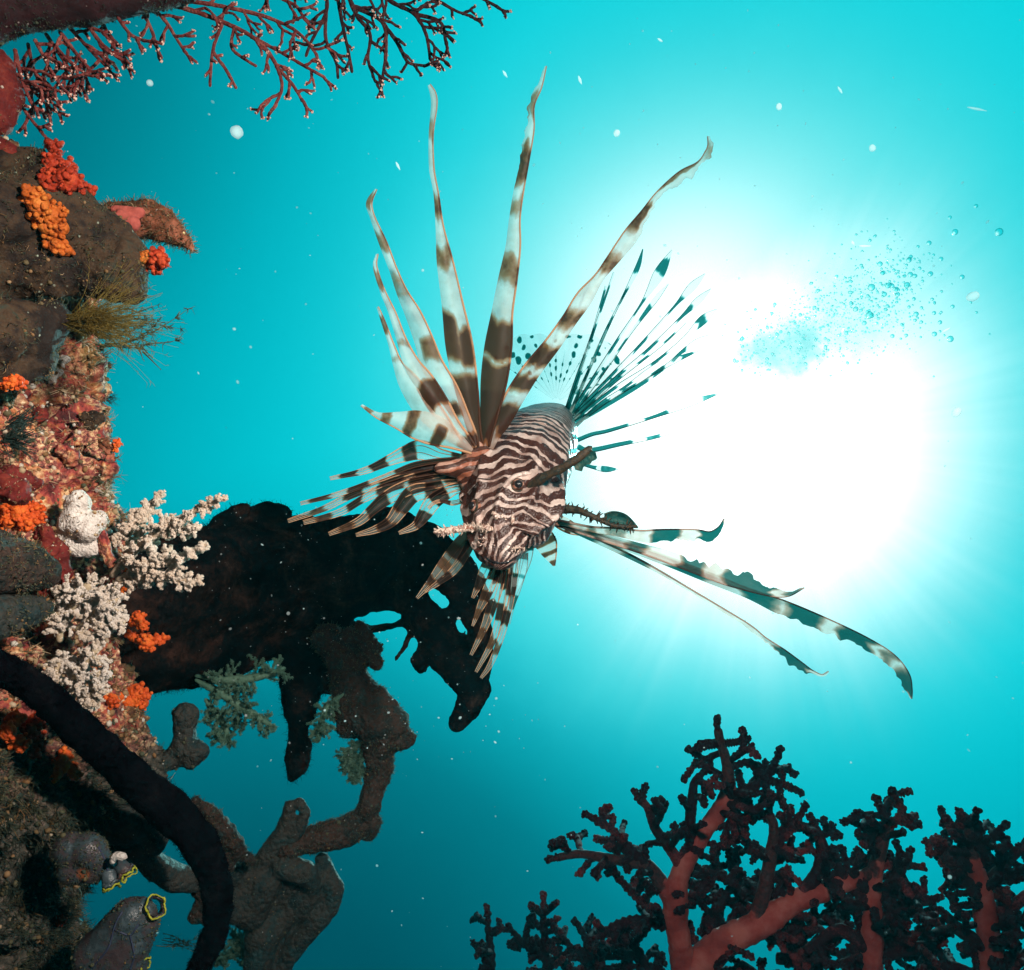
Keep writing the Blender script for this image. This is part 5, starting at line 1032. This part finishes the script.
def ribbon(cl, w, d0, d1, bands, mat, parent, name='fin_ray', lead=-1, rag=None, tilt=0.25, raymat=None, ray=.9, N=150, K=12, seed=0, curl=0.0, raylines=3, soft=.024, dbow=0.0, edge2=False, mids=None):
    """one banner shaped fin ray: cl centre line pixels root->tip, w widths in px; lead = side of the stiff ray"""
    rnd = np.random.default_rng(seed + 100)
    c = crom(np.column_stack([np.asarray(cl, float), np.asarray(w, float)]), N) if False else None
    cl = np.asarray(cl, float); w = np.asarray(w, float); rows = np.column_stack([cl, np.zeros(len(cl)), w])
    q = np.vstack([2 * rows[0] - rows[1], rows, 2 * rows[-1] - rows[-2]]); res = []
    for i in range(len(rows) - 1):
        a, b, cc, d = q[i:i + 4]; t = np.linspace(0, 1, 24, endpoint=False)[:, None]
        res.append(0.5 * ((2 * b) + (-a + cc) * t + (2 * a - 5 * b + 4 * cc - d) * t ** 2 + (-a + 3 * b - 3 * cc + d) * t ** 3))
    res.append(rows[-1:]); r = np.vstack(res); L = np.concatenate([[0], np.cumsum(np.hypot(np.diff(r[:, 0]), np.diff(r[:, 1])))])
    t = np.linspace(0, 1, N); x = np.interp(t * L[-1], L, r[:, 0]); y = np.interp(t * L[-1], L, r[:, 1]); ww = np.maximum(np.interp(t * L[-1], L, r[:, 3]), .5)
    tx, ty = np.gradient(x), np.gradient(y); ln = np.hypot(tx, ty); nx, ny = -ty / ln, tx / ln
    dep = d0 + (d1 - d0) * t + dbow * np.sin(math.pi * t)
    cc = np.linspace(0, 1, K)
    we = ww.copy()
    if rag:
        z = np.column_stack([t * L[-1] * .16 + seed * 3.3, np.zeros(N), np.full(N, .5)])
        e = .30 + .42 * fbm(z * .9, 3, seed, .45); e = np.clip(e, 0, 1); we = we * (1 - sstep(rag[0], rag[0] + .15, t) * rag[1] * np.minimum(e * 2.2, 1))
        we = np.maximum(we, .6)
    lx, ly = x + nx * lead * ww / 2, y + ny * lead * ww / 2
    X = lx[:, None] - nx[:, None] * lead * we[:, None] * cc; Y = ly[:, None] - ny[:, None] * lead * we[:, None] * cc
    wav = 0.0010 * fbm(np.stack([t[:, None] * 9 + seed + 0 * cc, cc[None] * 1.2 + 0 * t[:, None], np.full((N, K), seed * 1.7)], -1), 3, seed)
    Dd = dep[:, None] + tilt * cc[None] * we[:, None] / F * dep[:, None] + wav + curl * np.sin(math.pi * cc)[None] * we[:, None] / F * .6
    V = P(X, Y, Dd); pig = np.zeros((N, K))
    tw = t[:, None] + 0.012 * fbm(np.stack([t[:, None] * 6 + 0 * cc, cc[None] * 2 + 0 * t[:, None], np.full((N, K), seed + 9.)], -1), 2, 3) * 2
    for b in bands:
        a0, a1 = b[0], b[1]; st = b[2] if len(b) > 2 else 1.0
        lo, hi = (b[3], b[4]) if len(b) > 4 else (-1, 2)
        st = st * (1.0 if a0 < .30 or mat is not M['fin'] else .78); k = sstep(a0 - soft, a0 + soft, tw) * (1 - sstep(a1 - soft, a1 + soft, tw)) * sstep(lo - .12, lo + .12, cc[None] + 0 * tw) * (1 - sstep(hi - .12, hi + .12, cc[None] + 0 * tw))
        pig = np.maximum(pig, k * st)
    rl = np.zeros((N, K))
    if raylines: rl = np.clip(np.cos(cc[None] * math.pi * 2 * raylines) - .8, 0, 1) * 3 * np.ones((N, 1)) * .4
    idx = np.arange(N * K).reshape(N, K); mb = MB(); mb.add(V.reshape(-1, 3), np.stack([idx[:-1, :-1], idx[:-1, 1:], idx[1:, 1:], idx[1:, :-1]], -1).reshape(-1, 4), pig=pig.ravel(), rayline=rl.ravel())
    if ray:
        tube(mb, V[:, 0], np.linspace(ray, ray * .35, N) / 1000, 7, along=pig[:, 0], isray=1.0)
        for cI in (mids or []): tube(mb, V[:, int(cI * (K - 1))], np.linspace(ray * .55, ray * .25, N) / 1000, 5, along=np.maximum(pig[:, int(cI * (K - 1))], .25), isray=1.0)
        if edge2: tube(mb, V[:, -1], np.linspace(ray * .7, ray * .35, N) / 1000, 6, along=pig[:, -1], isray=1.0)
    o = mb.build(name, mat, parent)
    return o
# ---- upper banner rays of the near pectoral fin
pf = thing('x', root_loc(fish), 'x', 'x') if False else None
def part_empty(name):
    o = bpy.data.objects.new(name, None); COL.objects.link(o); o.parent = fish; o.empty_display_size = .01; return o
def T(pts): return [(p[0], p[1]) for p in pts], [p[2] for p in pts]
UPR = [
 # root -> tip (px, py, width)
 ([(480, 446, 8), (474, 430, 13), (466, 388, 23), (459, 346, 27), (452, 303, 21), (444.6, 261, 16), (439.5, 227, 8), (436, 194, 5), (431.5, 168, 5), (431, 134, 4.5), (434, 106, 6), (433, 94, 6), (429, 85, 3)],
  [(0, .20), (.22, .33, 1, .0, .5), (.24, .38, .9, .45, 1.2), (.50, .56, .85), (.63, .70, .95), (.84, .90, .7)], .578, .545, 1, None),
 ([(485, 446, 8), (486, 432, 13), (489, 413, 18), (493.6, 380, 26), (498, 346, 27), (502, 312, 21), (507, 282, 19), (512.7, 248, 15), (514.5, 219, 11), (518, 194, 10), (524, 160, 10), (527.5, 130, 13), (530, 105, 9), (538, 86, 8), (545.6, 66, 2)],
  [(0, .22), (.23, .34, 1), (.42, .49, .9), (.60, .66, .65), (.69, .79, .98), (.86, .93, .7)], .578, .54, 1, (.66, .5)),
 ([(489, 448, 9), (494, 434, 14), (503, 420, 17), (515, 397, 19), (531.7, 371, 18), (553, 344, 16), (569.7, 320, 15), (584.5, 298, 17), (599, 278, 10), (612, 261, 12), (631, 236, 16), (646, 215, 12), (662.6, 196, 14), (684, 178, 16), (700, 165, 8), (710, 155, 12), (712, 146, 9), (709, 136, 3)],
  [(.04, .13), (.17, .22), (.25, .31), (.37, .43, .95), (.54, .60, .9), (.66, .76, .98, -1, .7), (.80, .93, .8, -1, .35), (.94, 1.0, .55)], .582, .57, -1, (.64, .6)),
 ([(476, 447, 5), (473, 437, 8), (461, 417, 16), (447, 391, 22), (432, 365, 22), (424, 341.7, 19), (413.6, 315.7, 16), (402, 292.6, 11), (393, 269.5, 8), (383, 243.5, 8), (372.5, 217.5, 5), (369, 203, 6), (376, 189, 2)],
  [(0, .06, .9), (.14, .20, .9, .3, 1.2), (.34, .43, .9, .0, .75), (.58, .68, .55), (.76, .84, .75), (.93, 1.0, .8)], .575, .55, 1, None),
 ([(474, 448, 4), (466, 438, 7), (452, 424, 14), (438, 405, 21), (424, 382, 20), (412, 365, 16), (402, 341.7, 10), (392, 313, 7), (382, 290, 5), (375, 266.6, 4), (377, 254, 2)],
  [(0, .07), (.24, .37, .95), (.55, .60, .5), (.84, .93, .8)], .575, .55, 1, None),
 ([(472, 449, 4), (460, 444, 7), (441, 425, 20), (424, 405, 25), (408, 382, 20), (398, 365, 10), (391, 344.5, 5.5), (383, 321.5, 4), (377.5, 307, 2)],
  [(0, .08, .9), (.33, .44, .6, -1, .4), (.66, .70, .55), (.84, .95, .8)], .575, .555, 1, None),
 ([(472, 451, 5), (455, 440, 18), (435, 430, 30), (415, 424, 28), (398, 420, 17), (377.5, 415, 6), (361.6, 405, 2)],
  [(.26, .36, .97, -1, .75), (.52, .61, .97), (.72, .80, .85), (.88, .98, .8)], .575, .56, -1, None)]
up, _, _ = lumpy('pectoral_fin', [[(500, 470, .592, 15), (484, 460, .585, 13), (470, 456, .579, 10), (476, 446, .578, 8)], [(484, 470, .588, 16), (466, 468, .58, 12), (450, 468, .577, 8), (438, 468, .576, 5)], [(478, 452, .58, 9), (486, 446, .582, 7)], [(472, 490, .588, 10), (466, 478, .582, 10)]],
    M['base_skin'], .0012, .0012, 120, fish, fine=.0005, smooth=4)
for k, (pts, bands, d0, d1, lead, rag) in enumerate(UPR):
    cl, w = T(pts); ribbon(cl, w, d0 - .0012 * k, d1, bands, M['fin'], up, lead=lead, rag=rag, seed=k, curl=-.25, tilt=.2 * (1 if k % 2 else -1), raylines=1)
# lower rays of the same fin
LOW = [
 ([(462, 458, 6), (440, 456, 14), (420.6, 450, 19), (405, 454, 15), (389, 460.5, 10), (364, 471, 6), (330, 478.5, 3)], [(.34, .44), (.56, .70), (.80, .93, .9), (0, .08, .8)], 1),
 ([(468, 463, 9), (448, 463, 10), (417, 467, 10), (396, 473, 6), (377.7, 480, 5), (338.6, 494, 4.5), (300.5, 503.5, 3)], [(0, .42, .9), (.58, .72, .9), (.82, .95, .8)], 1),
 ([(470, 468, 9), (448, 468, 12), (417, 473, 12), (390, 481, 8), (378, 485, 7), (348, 497, 6), (323, 509, 5.5), (288, 521, 3.5)], [(0, .48, .9), (.57, .68, .95), (.80, .90, .7)], 1),
 ([(470, 472, 9), (448, 473, 12), (417, 479, 12), (398, 484, 10), (381.6, 490, 10), (362, 499.6, 7), (338.6, 513, 6.5), (303.5, 522.6, 4)], [(0, .32, .9), (.38, .54), (.64, .74), (.84, .93, .8)], 1),
 ([(472, 478, 9), (450, 479, 13), (417, 485, 15), (398, 492, 15), (384, 500, 13), (372, 510, 10), (358, 522, 8), (329, 534, 3.5)], [(0, .18, .9), (.25, .40), (.55, .72), (.84, .94, .7)], 1),
 ([(473, 484, 8), (450, 486, 13), (430, 490, 15), (413, 494, 17), (401, 508, 15), (390, 522, 11), (374, 530, 7), (356, 535, 3)], [(0, .12, .9), (.22, .36), (.46, .62), (.72, .84)], 1),
 ([(474, 488, 7), (458, 488, 10), (446, 493, 13), (433, 502, 15), (424, 515, 13), (415, 526, 8), (399, 533, 3)], [(.0, .14, .9), (.30, .48), (.62, .80)], 1),
 ([(474, 500, 4), (462, 501, 4), (452, 503, 4), (442, 501, 3), (434, 503, 3), (428, 508, 2)], [(0, .3, .8), (.5, .7)], -1)]
lowf = up
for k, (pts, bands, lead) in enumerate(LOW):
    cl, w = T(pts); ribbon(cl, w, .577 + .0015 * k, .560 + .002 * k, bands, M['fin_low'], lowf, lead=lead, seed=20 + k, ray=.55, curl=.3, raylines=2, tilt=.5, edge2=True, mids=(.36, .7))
# ---- far pectoral fin: long ragged streamers
FAR = [
 ([(553, 521, 4), (589, 529, 5), (614, 532, 8), (640, 536, 11), (663, 537, 15), (694, 537, 15), (710, 537, 11), (720, 530, 7), (725, 519, 2)], [(.02, .10), (.18, .24, .6), (.30, .42, .5), (.54, .70, .9), (.80, 1.0, .95)], -1, (.5, .4), -.0),
 ([(553, 522, 4), (600, 536, 7), (647, 550, 10), (686, 562, 15), (725, 573, 22), (752.6, 582, 20), (772, 590, 13), (788, 593.5, 6), (804, 587, 2)], [(0, .08), (.14, .20, .7), (.30, .38, .8), (.50, .60, .9), (.68, .88, .95), (.93, 1.0, .8)], 1, (.42, .45), 0),
 ([(557, 523, 4), (582, 531, 6), (608, 541, 7), (659, 558.5, 9), (706, 577, 10), (749, 594, 10), (784, 609, 16), (823, 627, 19), (862, 645, 18), (889, 660, 15), (902, 677, 16), (908, 690, 9), (911, 699, 2)], [(.02, .09), (.13, .18, .8), (.30, .40, .95), (.50, .585, .9), (.60, .69, .97), (.74, .84, .95), (.87, .90, .8), (.92, 1.0, .9)], -1, (.55, .45), 0),
 ([(569, 529, 4), (598, 542, 4.5), (628, 556, 4.5), (657, 571, 3.5), (686, 588, 3), (737, 619, 4), (752, 630, 6), (764, 640, 6), (780, 655, 14), (799.5, 668, 12), (812, 674, 7), (822, 677, 5), (829, 672, 2)], [(0, .1, .9), (.2, .3, .8), (.78, .93, .9)], -1, (.6, .6), 0),
 ([(550, 519, 5), (562, 520, 8), (572, 527, 10), (580, 531, 4)], [(.2, .35), (.55, .7)], 1, None, 0),
 ([(530, 527, 10), (538, 534, 18), (545, 542, 22), (549, 552, 16), (552, 560, 8), (554, 566, 2)], [(.12, .26), (.40, .53), (.66, .76), (.88, 1.0)], -1, None, 0),
 ([(552, 519, 5), (560, 526, 5), (570, 531, 5), (580, 534, 3)], [(.1, .3), (.5, .7)], 1, None, 0)]
farf, _, _ = lumpy('pectoral_fin', [[(548, 518, .592, 8), (558, 522, .588, 5)]], M['base_skin'], .0009, .0006, 120, fish)
for k, (pts, bands, lead, rag, _) in enumerate(FAR):
    cl, w = T(pts); ribbon(cl, w, .585 + .004 * k, .56 + .01 * k, bands, M['fin_stream'] if k < 4 else M['fin'], farf, lead=lead, rag=rag, seed=40 + k, ray=.9, raylines=0, tilt=.35)
# ---- dorsal spines, thin with feathered tips
DOR = [
 ([(565, 414), (577, 378), (591.5, 337), (600, 308), (606, 286)], 3.2, 3, [(0, .45), (.55, .68), (.82, .97)]),
 ([(567, 413), (583, 365), (597, 322), (608, 290), (614, 272)], 2.6, 3, [(.0, .3), (.50, .64), (.72, .9)]),
 ([(571, 412), (590, 368), (606, 331), (622.5, 298), (637, 269), (643, 249)], 3.0, 5, [(0, .3), (.42, .54), (.66, .76), (.86, .99)]),
 ([(572, 412), (596, 374), (617, 341), (642, 303), (659.6, 273), (672, 250)], 3.0, 11, [(0, .25), (.36, .46), (.60, .71), (.86, .95)]),
 ([(573, 415), (612, 375), (646, 339), (675, 306), (692, 287), (705, 274)], 3.0, 8, [(0, .32), (.45, .56), (.72, .83)]),
 ([(574, 417), (618, 376), (648, 350), (680, 318.6), (698, 301), (711, 289)], 3.4, 7, [(0, .36), (.50, .60), (.74, .86)]),
 ([(574, 420), (615, 388), (654, 363), (684, 338), (703, 320), (717, 309)], 3.2, 9, [(0, .30), (.52, .64), (.86, .92)]),
 ([(575, 423), (605, 406), (640, 385), (668, 365), (682, 352), (697, 343), (709, 335)], 4.6, 8, [(0, .52), (.56, .66, .9), (.72, .84)]),
 ([(575, 427), (600, 404), (624, 388), (645, 372), (660, 362)], 3.0, 2, [(0, .4), (.55, .68)]),
 ([(577, 440), (592, 434), (610, 430), (655.5, 416), (690, 403), (720, 393)], 4.0, 7, [(0, .36), (.48, .64), (.86, .98, .6)]),
 ([(577, 446), (589.5, 450), (620, 444), (650, 438), (669.5, 433)], 5.0, 1, [(0, .6, .9), (.75, .9, .7)]),
 ([(570, 412), (584, 380), (600, 345), (615, 312), (628, 286)], 2.6, 3, [(.06, .16), (.24, .34), (.44, .54), (.66, .76), (.9, .98)]),
 ([(573, 414), (605, 370), (632, 331), (655, 300), (668, 284)], 2.6, 5, [(.0, .16), (.26, .36), (.48, .58), (.72, .82)]),
 ([(574, 418), (612, 384), (640, 362), (664, 343), (686, 322)], 2.8, 4, [(.05, .2), (.3, .42), (.56, .66), (.8, .9)]),
 ([(575, 425), (612, 398), (646, 378), (676, 360), (700, 350)], 2.6, 5, [(.1, .3), (.4, .5), (.62, .72), (.86, .94)]),
 ([(576, 462), (584, 464), (593, 467), (606, 469), (618, 469)], 4.0, 6, [(0, .5, .9), (.6, .95, .75)])]
for k, (pts, w0, w1, bands) in enumerate(DOR):
    n = len(pts); w = [w0 * (1 - .35 * i / (n - 1)) for i in range(n)]
    if w1 > 4: w[-2] = w1; w[-1] = 1.0
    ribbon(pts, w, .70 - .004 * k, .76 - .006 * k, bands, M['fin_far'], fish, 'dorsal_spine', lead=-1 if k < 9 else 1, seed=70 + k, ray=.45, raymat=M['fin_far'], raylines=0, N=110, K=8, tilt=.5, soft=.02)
# connecting webs at the foot of the dorsal spines
ribbon([(566, 420), (585, 398), (600, 384), (612, 378)], [10, 30, 26, 2], .72, .73, [(0, .25, .8), (.4, .5, .5)], M['fin_clear'], fish, 'dorsal_web', ray=0, seed=90, raylines=5)
# ---- spotted tail fan seen beyond the back
def tail():
    n, m = 90, 200; a0, a1 = math.radians(150), math.radians(18); ang = np.linspace(a0, a1, m)[None]; r = np.linspace(.05, 1, n)[:, None]
    L = 68 + 10 * np.sin(ang * 3) + 2.2 * np.abs(np.sin(ang * 11)); cx, cy = 556, 402
    x = cx + np.cos(ang) * L * r * .92; y = cy - np.sin(ang) * L * r * 1.12; dpt = .86 + .05 * r + .004 * np.sin(ang * 22) * r
    V = P(x, y, dpt + 0 * x)
    # rows of dots along each soft ray
    rays = (a0 - ang) / (a0 - a1) * 11; fr = np.abs(rays - np.round(rays)); rr = r * L / 8.5 + .5 * (np.round(rays) % 2); fc = np.abs(rr - np.round(rr))
    jit = 2.2 * fbm(np.stack([x / 7, y / 7, 0 * x], -1), 2, 3)
    dot = 1 - sstep(.10, .20, np.sqrt((fr * .9) ** 2 + (fc * .62) ** 2) + .10 * jit + .02); dot = dot * sstep(.25, .35, r)
    ray = (1 - sstep(.02, .06, fr)) * (1 - sstep(.55, .95, r)) * .5
    idx = np.arange(n * m).reshape(n, m); mb = MB(); mb.add(V.reshape(-1, 3), np.stack([idx[:-1, :-1], idx[:-1, 1:], idx[1:, 1:], idx[1:, :-1]], -1).reshape(-1, 4), pig=np.maximum(dot, ray).ravel(), rayline=0 * dot.ravel())
    mb.build('tail_fin', M['fin_clear'], fish)
tail()
# ---- pelvic fins hanging below
PEL = [
 ([(492, 556, 8), (487, 567, 12), (481, 580, 9), (472.6, 598, 2.5)], [(0, .3, .8), (.5, .8, .9)], -1),
 ([(498, 560, 8), (494, 575, 11), (486, 595, 10), (479, 610, 6), (472.6, 626, 2)], [(0, .3), (.45, .62, .9), (.75, .9, .7)], -1),
 ([(502, 562, 8), (499, 580, 11), (492, 605, 10), (484, 628, 7), (471, 655, 2.5)], [(.0, .22), (.4, .55), (.7, .82, .7)], -1),
 ([(508, 562, 8), (506, 585, 10), (501, 612, 9), (493, 640, 6.5), (476, 672, 2.5)], [(.05, .25), (.38, .52), (.66, .78, .7)], -1),
 ([(514, 560, 8), (512.5, 580, 9), (508, 608, 8), (500, 640, 6), (490, 665, 5), (481, 678, 2.5)], [(.1, .3), (.42, .54), (.68, .8, .7)], 1),
 ([(522, 552, 12), (520, 568, 14), (516, 588, 10), (512, 606, 5), (509, 624, 2)], [(.0, .10), (.3, .36, .5), (.6, .8, .8)], 1),
 ([(528, 545, 12), (524, 560, 14), (519, 580, 8), (514, 598, 2)], [(.0, .08)], 1)]
pel, _, _ = lumpy('pelvic_fin', [[(498, 552, .585, 8), (512, 552, .585, 8), (524, 546, .588, 6)]], M['base_skin'], .001, .0006, 120, fish)
for k, (pts, bands, lead) in enumerate(PEL):
    cl, w = T(pts); ribbon(cl, w, .575 - .002 * k, .575, bands, M['fin_low'] if k < 5 else M['fin_clear'], pel, lead=lead, seed=110 + k, ray=.42, raylines=2, tilt=.4, N=90, edge2=True, mids=(.5,))
pel2, _, _ = lumpy('pelvic_fin', [[(476, 530, .588, 7), (472, 536, .584, 5)]], M['base_skin'], .0009, .0006, 120, fish)
for k, (pts, bands, lead) in enumerate([([(470, 534, 12), (460, 546, 16), (445, 565, 14), (431, 582, 8), (417, 598, 2.5)], [(0, .35, .9), (.42, .55, .7), (.68, .8, .8)], -1), ([(474, 535, 9), (466, 552, 9), (454, 570, 8), (438, 583, 5), (425, 592, 2)], [(.1, .4), (.6, .8)], 1)]):
    cl, w = T(pts); ribbon(cl, w, .58, .575, bands, M['fin_low'], pel2, lead=lead, seed=130 + k, ray=.42, raylines=2, tilt=.4, N=90, edge2=True, mids=(.5,))
# ---- tentacles and bony whiskers
def tentacle(rows, mat, name='tentacle', leaf=None, spikes=0, sl=.004, seed=1, bands=None, flat=1.0):
    rnd = np.random.default_rng(seed); c = crom(rows, 60); w = P(c[:, 0], c[:, 1], c[:, 2]); r = c[:, 3] / F * c[:, 2]
    mb = MB(); tube(mb, w, r, 14, .22, 300, seed=seed)
    if spikes:
        i = rnd.integers(2, 58, spikes); dd = unit(np.gradient(w, axis=0))[i]; v = unit(rnd.normal(size=(spikes, 3))); v = unit(v - dd * np.sum(v * dd, 1)[:, None] + .25 * dd)
        hair(mb, w[i] + v * r[i][:, None] * .6, v, rnd.uniform(sl * .4, sl, spikes), .0008, .25)
    o = mb.build(name, mat, fish)
    if leaf:
        cl, wd = T(leaf); ribbon(cl, wd, c[-1, 2], c[-1, 2], [(0, 1.0, .8)], M['leaf'], o, 'leaf', ray=.5, seed=seed + 5, rag=(.2, .35), raylines=4, N=60, curl=.4)
    return o
d1 = fd(534, 483) - .002
tentacle([(530, 487, d1 + .004, 4), (538, 481, d1, 5), (548, 475, d1 - .004, 4.6), (562, 468, d1 - .008, 4.4), (574, 461, d1 - .010, 4.2), (584, 453, d1 - .010, 4), (590, 448, d1 - .010, 3.2)], M['tentacle'], 'brow_tentacle', leaf=[(574, 466, 8), (580, 464, 16), (586, 462, 20), (591, 458, 16), (595, 452, 5)], seed=3)
tentacle([(550, 509, .585, 4), (562, 509, .58, 4.4), (576, 510, .575, 4), (588, 514, .57, 3), (600, 520, .57, 2.4), (612, 525, .57, 2.2), (628, 527, .57, 2.2), (636, 526, .57, 1.6)], M['tentacle'], 'cheek_tentacle', leaf=[(604, 518, 8), (612, 519, 15), (622, 521, 15), (632, 526, 9), (638, 528, 2)], spikes=70, sl=.0050, seed=4)
tentacle([(492, 529, fd(492, 529), 2.5), (484, 528, fd(486, 529) - .003, 3.2), (474, 528, .553, 3.6), (460, 529, .552, 3.6), (447, 531, .549, 3.6), (435, 532, .547, 2.2)], M['tentacle_pale'], 'lip_tentacle', spikes=120, sl=.0038, seed=5)
for (x, y, s) in [(486, 540, 20), (512, 548, 22), (500, 520, 10)]:
    dpt = fd(x, y); mb = MB(); rnd = np.random.default_rng(int(x)); v = unit(rnd.normal(size=(s, 3)) * .6 - UP * .5 + BACK * .8); q = P(x + rnd.normal(0, 5, s), y + rnd.normal(0, 2.4, s), dpt + .001); hair(mb, q, v, rnd.uniform(.002, .0045, s), .0007, .4); mb.build('skin_flap', M['tentacle_pale'], fish)
# spiny edge of the cheek at the right
mb = MB(); c = crom([(556, 492, .60, 1), (562, 484, .605, 1), (560, 476, .61, 1), (557, 503, .60, 1)], 40); v = unit(RIGHT + RNG.normal(0, .35, (40, 3))); hair(mb, P(c[:, 0] - 2, c[:, 1], c[:, 2]), v, .0045, .0008, .2); mb.build('cheek_spines', M['tentacle'], fish)
# ---- eyes, brow, mouth, nostril
def eye(x, y, r, dflt):
    h = hit(x, y, FISH)
    if h is None: return
    c = h[0] - h[1] * .0006; R = r / F * .59
    mb = MB(); balls(mb, c, R, ICO3); e = mb.build('eye', M['base_skin'], fish)
    mb = MB(); balls(mb, c + unit(h[1] * .8 + BACK * .3) * R * .30, R * .80, ICO3); mb.build('pupil', M['black_eye'], e)
    a = unit(np.cross(h[1], UP)); b = np.cross(h[1], a); th = np.linspace(0, 2 * math.pi, 40)
    q = c + h[1] * .0004 + (a[None] * np.cos(th)[:, None] + b[None] * np.sin(th)[:, None]) * R * 1.02; mb = MB(); tube(mb, q, .0008, 8, .4, 500); mb.build('eyelid', M['tentacle'], e)
eye(518, 485, 6.2, .56); 
eye(474, 506, 6.0, .57)
def surf_tube(name, pts, r, mat, off=.0003, parent=fish, lump=.3):
    c = crom(pts, 50); q = []
    for x, y in c[:, :2]:
        h = hit(x, y, FISH)
        if h is not None: q.append(h[0] + h[1] * off)
    mb = MB(); tube(mb, np.array(q), r * np.concatenate([np.linspace(.4, 1, 8), np.ones(max(1, len(q) - 16)), np.linspace(1, .4, 8)])[:len(q)] if len(q) > 16 else r, 8, lump, 400); mb.build(name, mat, parent)
surf_tube('mouth', [(484, 556), (492, 561), (501, 563), (510, 561), (517, 556)], .0008, M['black_eye'], 0)
surf_tube('brow_ridge', [(500, 492), (510, 480), (520, 475), (531, 474)], .0015, M['skin'], .0006)
surf_tube('nostril_tube', [(496, 520), (495, 516), (494, 512)], .0012, M['tentacle_pale'], .0012)
surf_tube('nostril_tube', [(512, 524), (513, 520), (513, 516)], .0012, M['tentacle_pale'], .0012)

# ------------------------------------------------------------------ bubbles and drifting specks
def bubbles():
    rnd = np.random.default_rng(4); mb = MB(); n = 1900
    t = rnd.beta(1.6, 1.3, n); x = 735 + t * 175 + rnd.normal(0, 14, n); y = 352 - t * 62 + rnd.normal(0, 1, n) * (14 + 14 * t) ; dpt = rnd.uniform(2.6, 3.6, n)
    balls(mb, P(x, y, dpt), rnd.gamma(1.1, .6, n) * .0019 + .0006, ICO2, sq=.3)
    n = 170; x = rnd.normal(900, 30, n); y = rnd.normal(290, 30, n); balls(mb, P(x, y, np.full(n, 2.6)), rnd.gamma(2., .5, n) * .0024 + .0016, ICO2, sq=.1)
    for (x, y, r) in [(955, 232, 3), (999, 232, 4), (976, 206, 2), (929, 243, 2.4), (962, 277, 2.4), (880, 264, 2.6), (909, 260, 2.6), (907, 285, 3), (941, 259, 2.2), (934, 313, 2)]: balls(mb, P(x, y, 2.6), r / F * 2.6, ICO3)
    tag(mb.build('bubbles', M['bubble']), kind='stuff', label='cloud of rising air bubbles beside the sun glare', cat='bubbles')
bubbles()
def specks():
    rnd = np.random.default_rng(14); mb = MB(); n = 420
    x = rnd.uniform(0, 1024, n); y = rnd.uniform(0, 970, n); dpt = rnd.uniform(.45, 1.6, n); balls(mb, P(x, y, dpt), rnd.gamma(1.5, .35, n) / F * dpt * .95 + .0001, ICO1, sq=.5)
    n = 120; x = rnd.uniform(200, 1024, n); y = rnd.uniform(0, 260, n); dpt = rnd.uniform(.6, 1.6, n); balls(mb, P(x, y, dpt), rnd.gamma(1.5, .4, n) / F * dpt, ICO1, sq=.5)
    n = 260; x = rnd.uniform(200, 500, n); y = rnd.uniform(500, 760, n); dpt = rnd.uniform(.5, .72, n); balls(mb, P(x, y, dpt), rnd.gamma(1.4, .3, n) / F * dpt, ICO1, sq=.5)
    for (x, y, r, a) in [(237, 132, 6, .9), (973, 296, 5.5, .8), (872, 148, 3.5, .8), (779, 107, 3, .6), (617, 133, 3.5, .8), (957, 412, 5, .8), (150, 83, 3, .6)]:
        balls(mb, P(x, y, .4), r / F * .4, ICO2, sq=.2, lump=.3, lf=300)
    for (x, y, L, a) in [(505, 74, 8, 1), (580, 80, 9, 1.2), (398, 166, 9, 1.1), (865, 246, 12, 0), (977, 109, 20, .2), (853, 243, 5, 1), (946, 330, 9, -.5), (840, 90, 8, 1), (660, 40, 6, .6)]:
        q = P(np.linspace(x - L / 2 * math.cos(a), x + L / 2 * math.cos(a), 6), np.linspace(y - L / 2 * math.sin(a), y + L / 2 * math.sin(a), 6), .4); tube(mb, q, np.array([.3, .9, 1.2, 1.2, .8, .3]) / F * .4, 6, .3, 400)
    tag(mb.build('drifting_specks', M['speck']), kind='stuff', label='pale specks drifting in the water', cat='specks')
specks()

# the water itself: thin even haze round everything
import bmesh
bm = bmesh.new(); bmesh.ops.create_cube(bm, size=1.0); me = bpy.data.meshes.new('haze'); bm.to_mesh(me); bm.free()
hz = bpy.data.objects.new('haze', me); COL.objects.link(hz); hz.scale = (6.4, 6.4, 5.6); hz.location = (0, 1.9, 0.9); tag(hz, kind='stuff', label='blue green sea water haze', cat='water')
m, t = newmat('sea_water_haze'); g = N_(t); v = g.n('ShaderNodeVolumePrincipled'); v.inputs['Color'].default_value = (.02, .82, .95, 1); v.inputs['Density'].default_value = 0.010; v.inputs['Anisotropy'].default_value = .3
t.links.new(v.outputs[0], g.n('ShaderNodeOutputMaterial').inputs['Volume']); me.materials.append(m)
scene.cycles.volume_bounces = 0
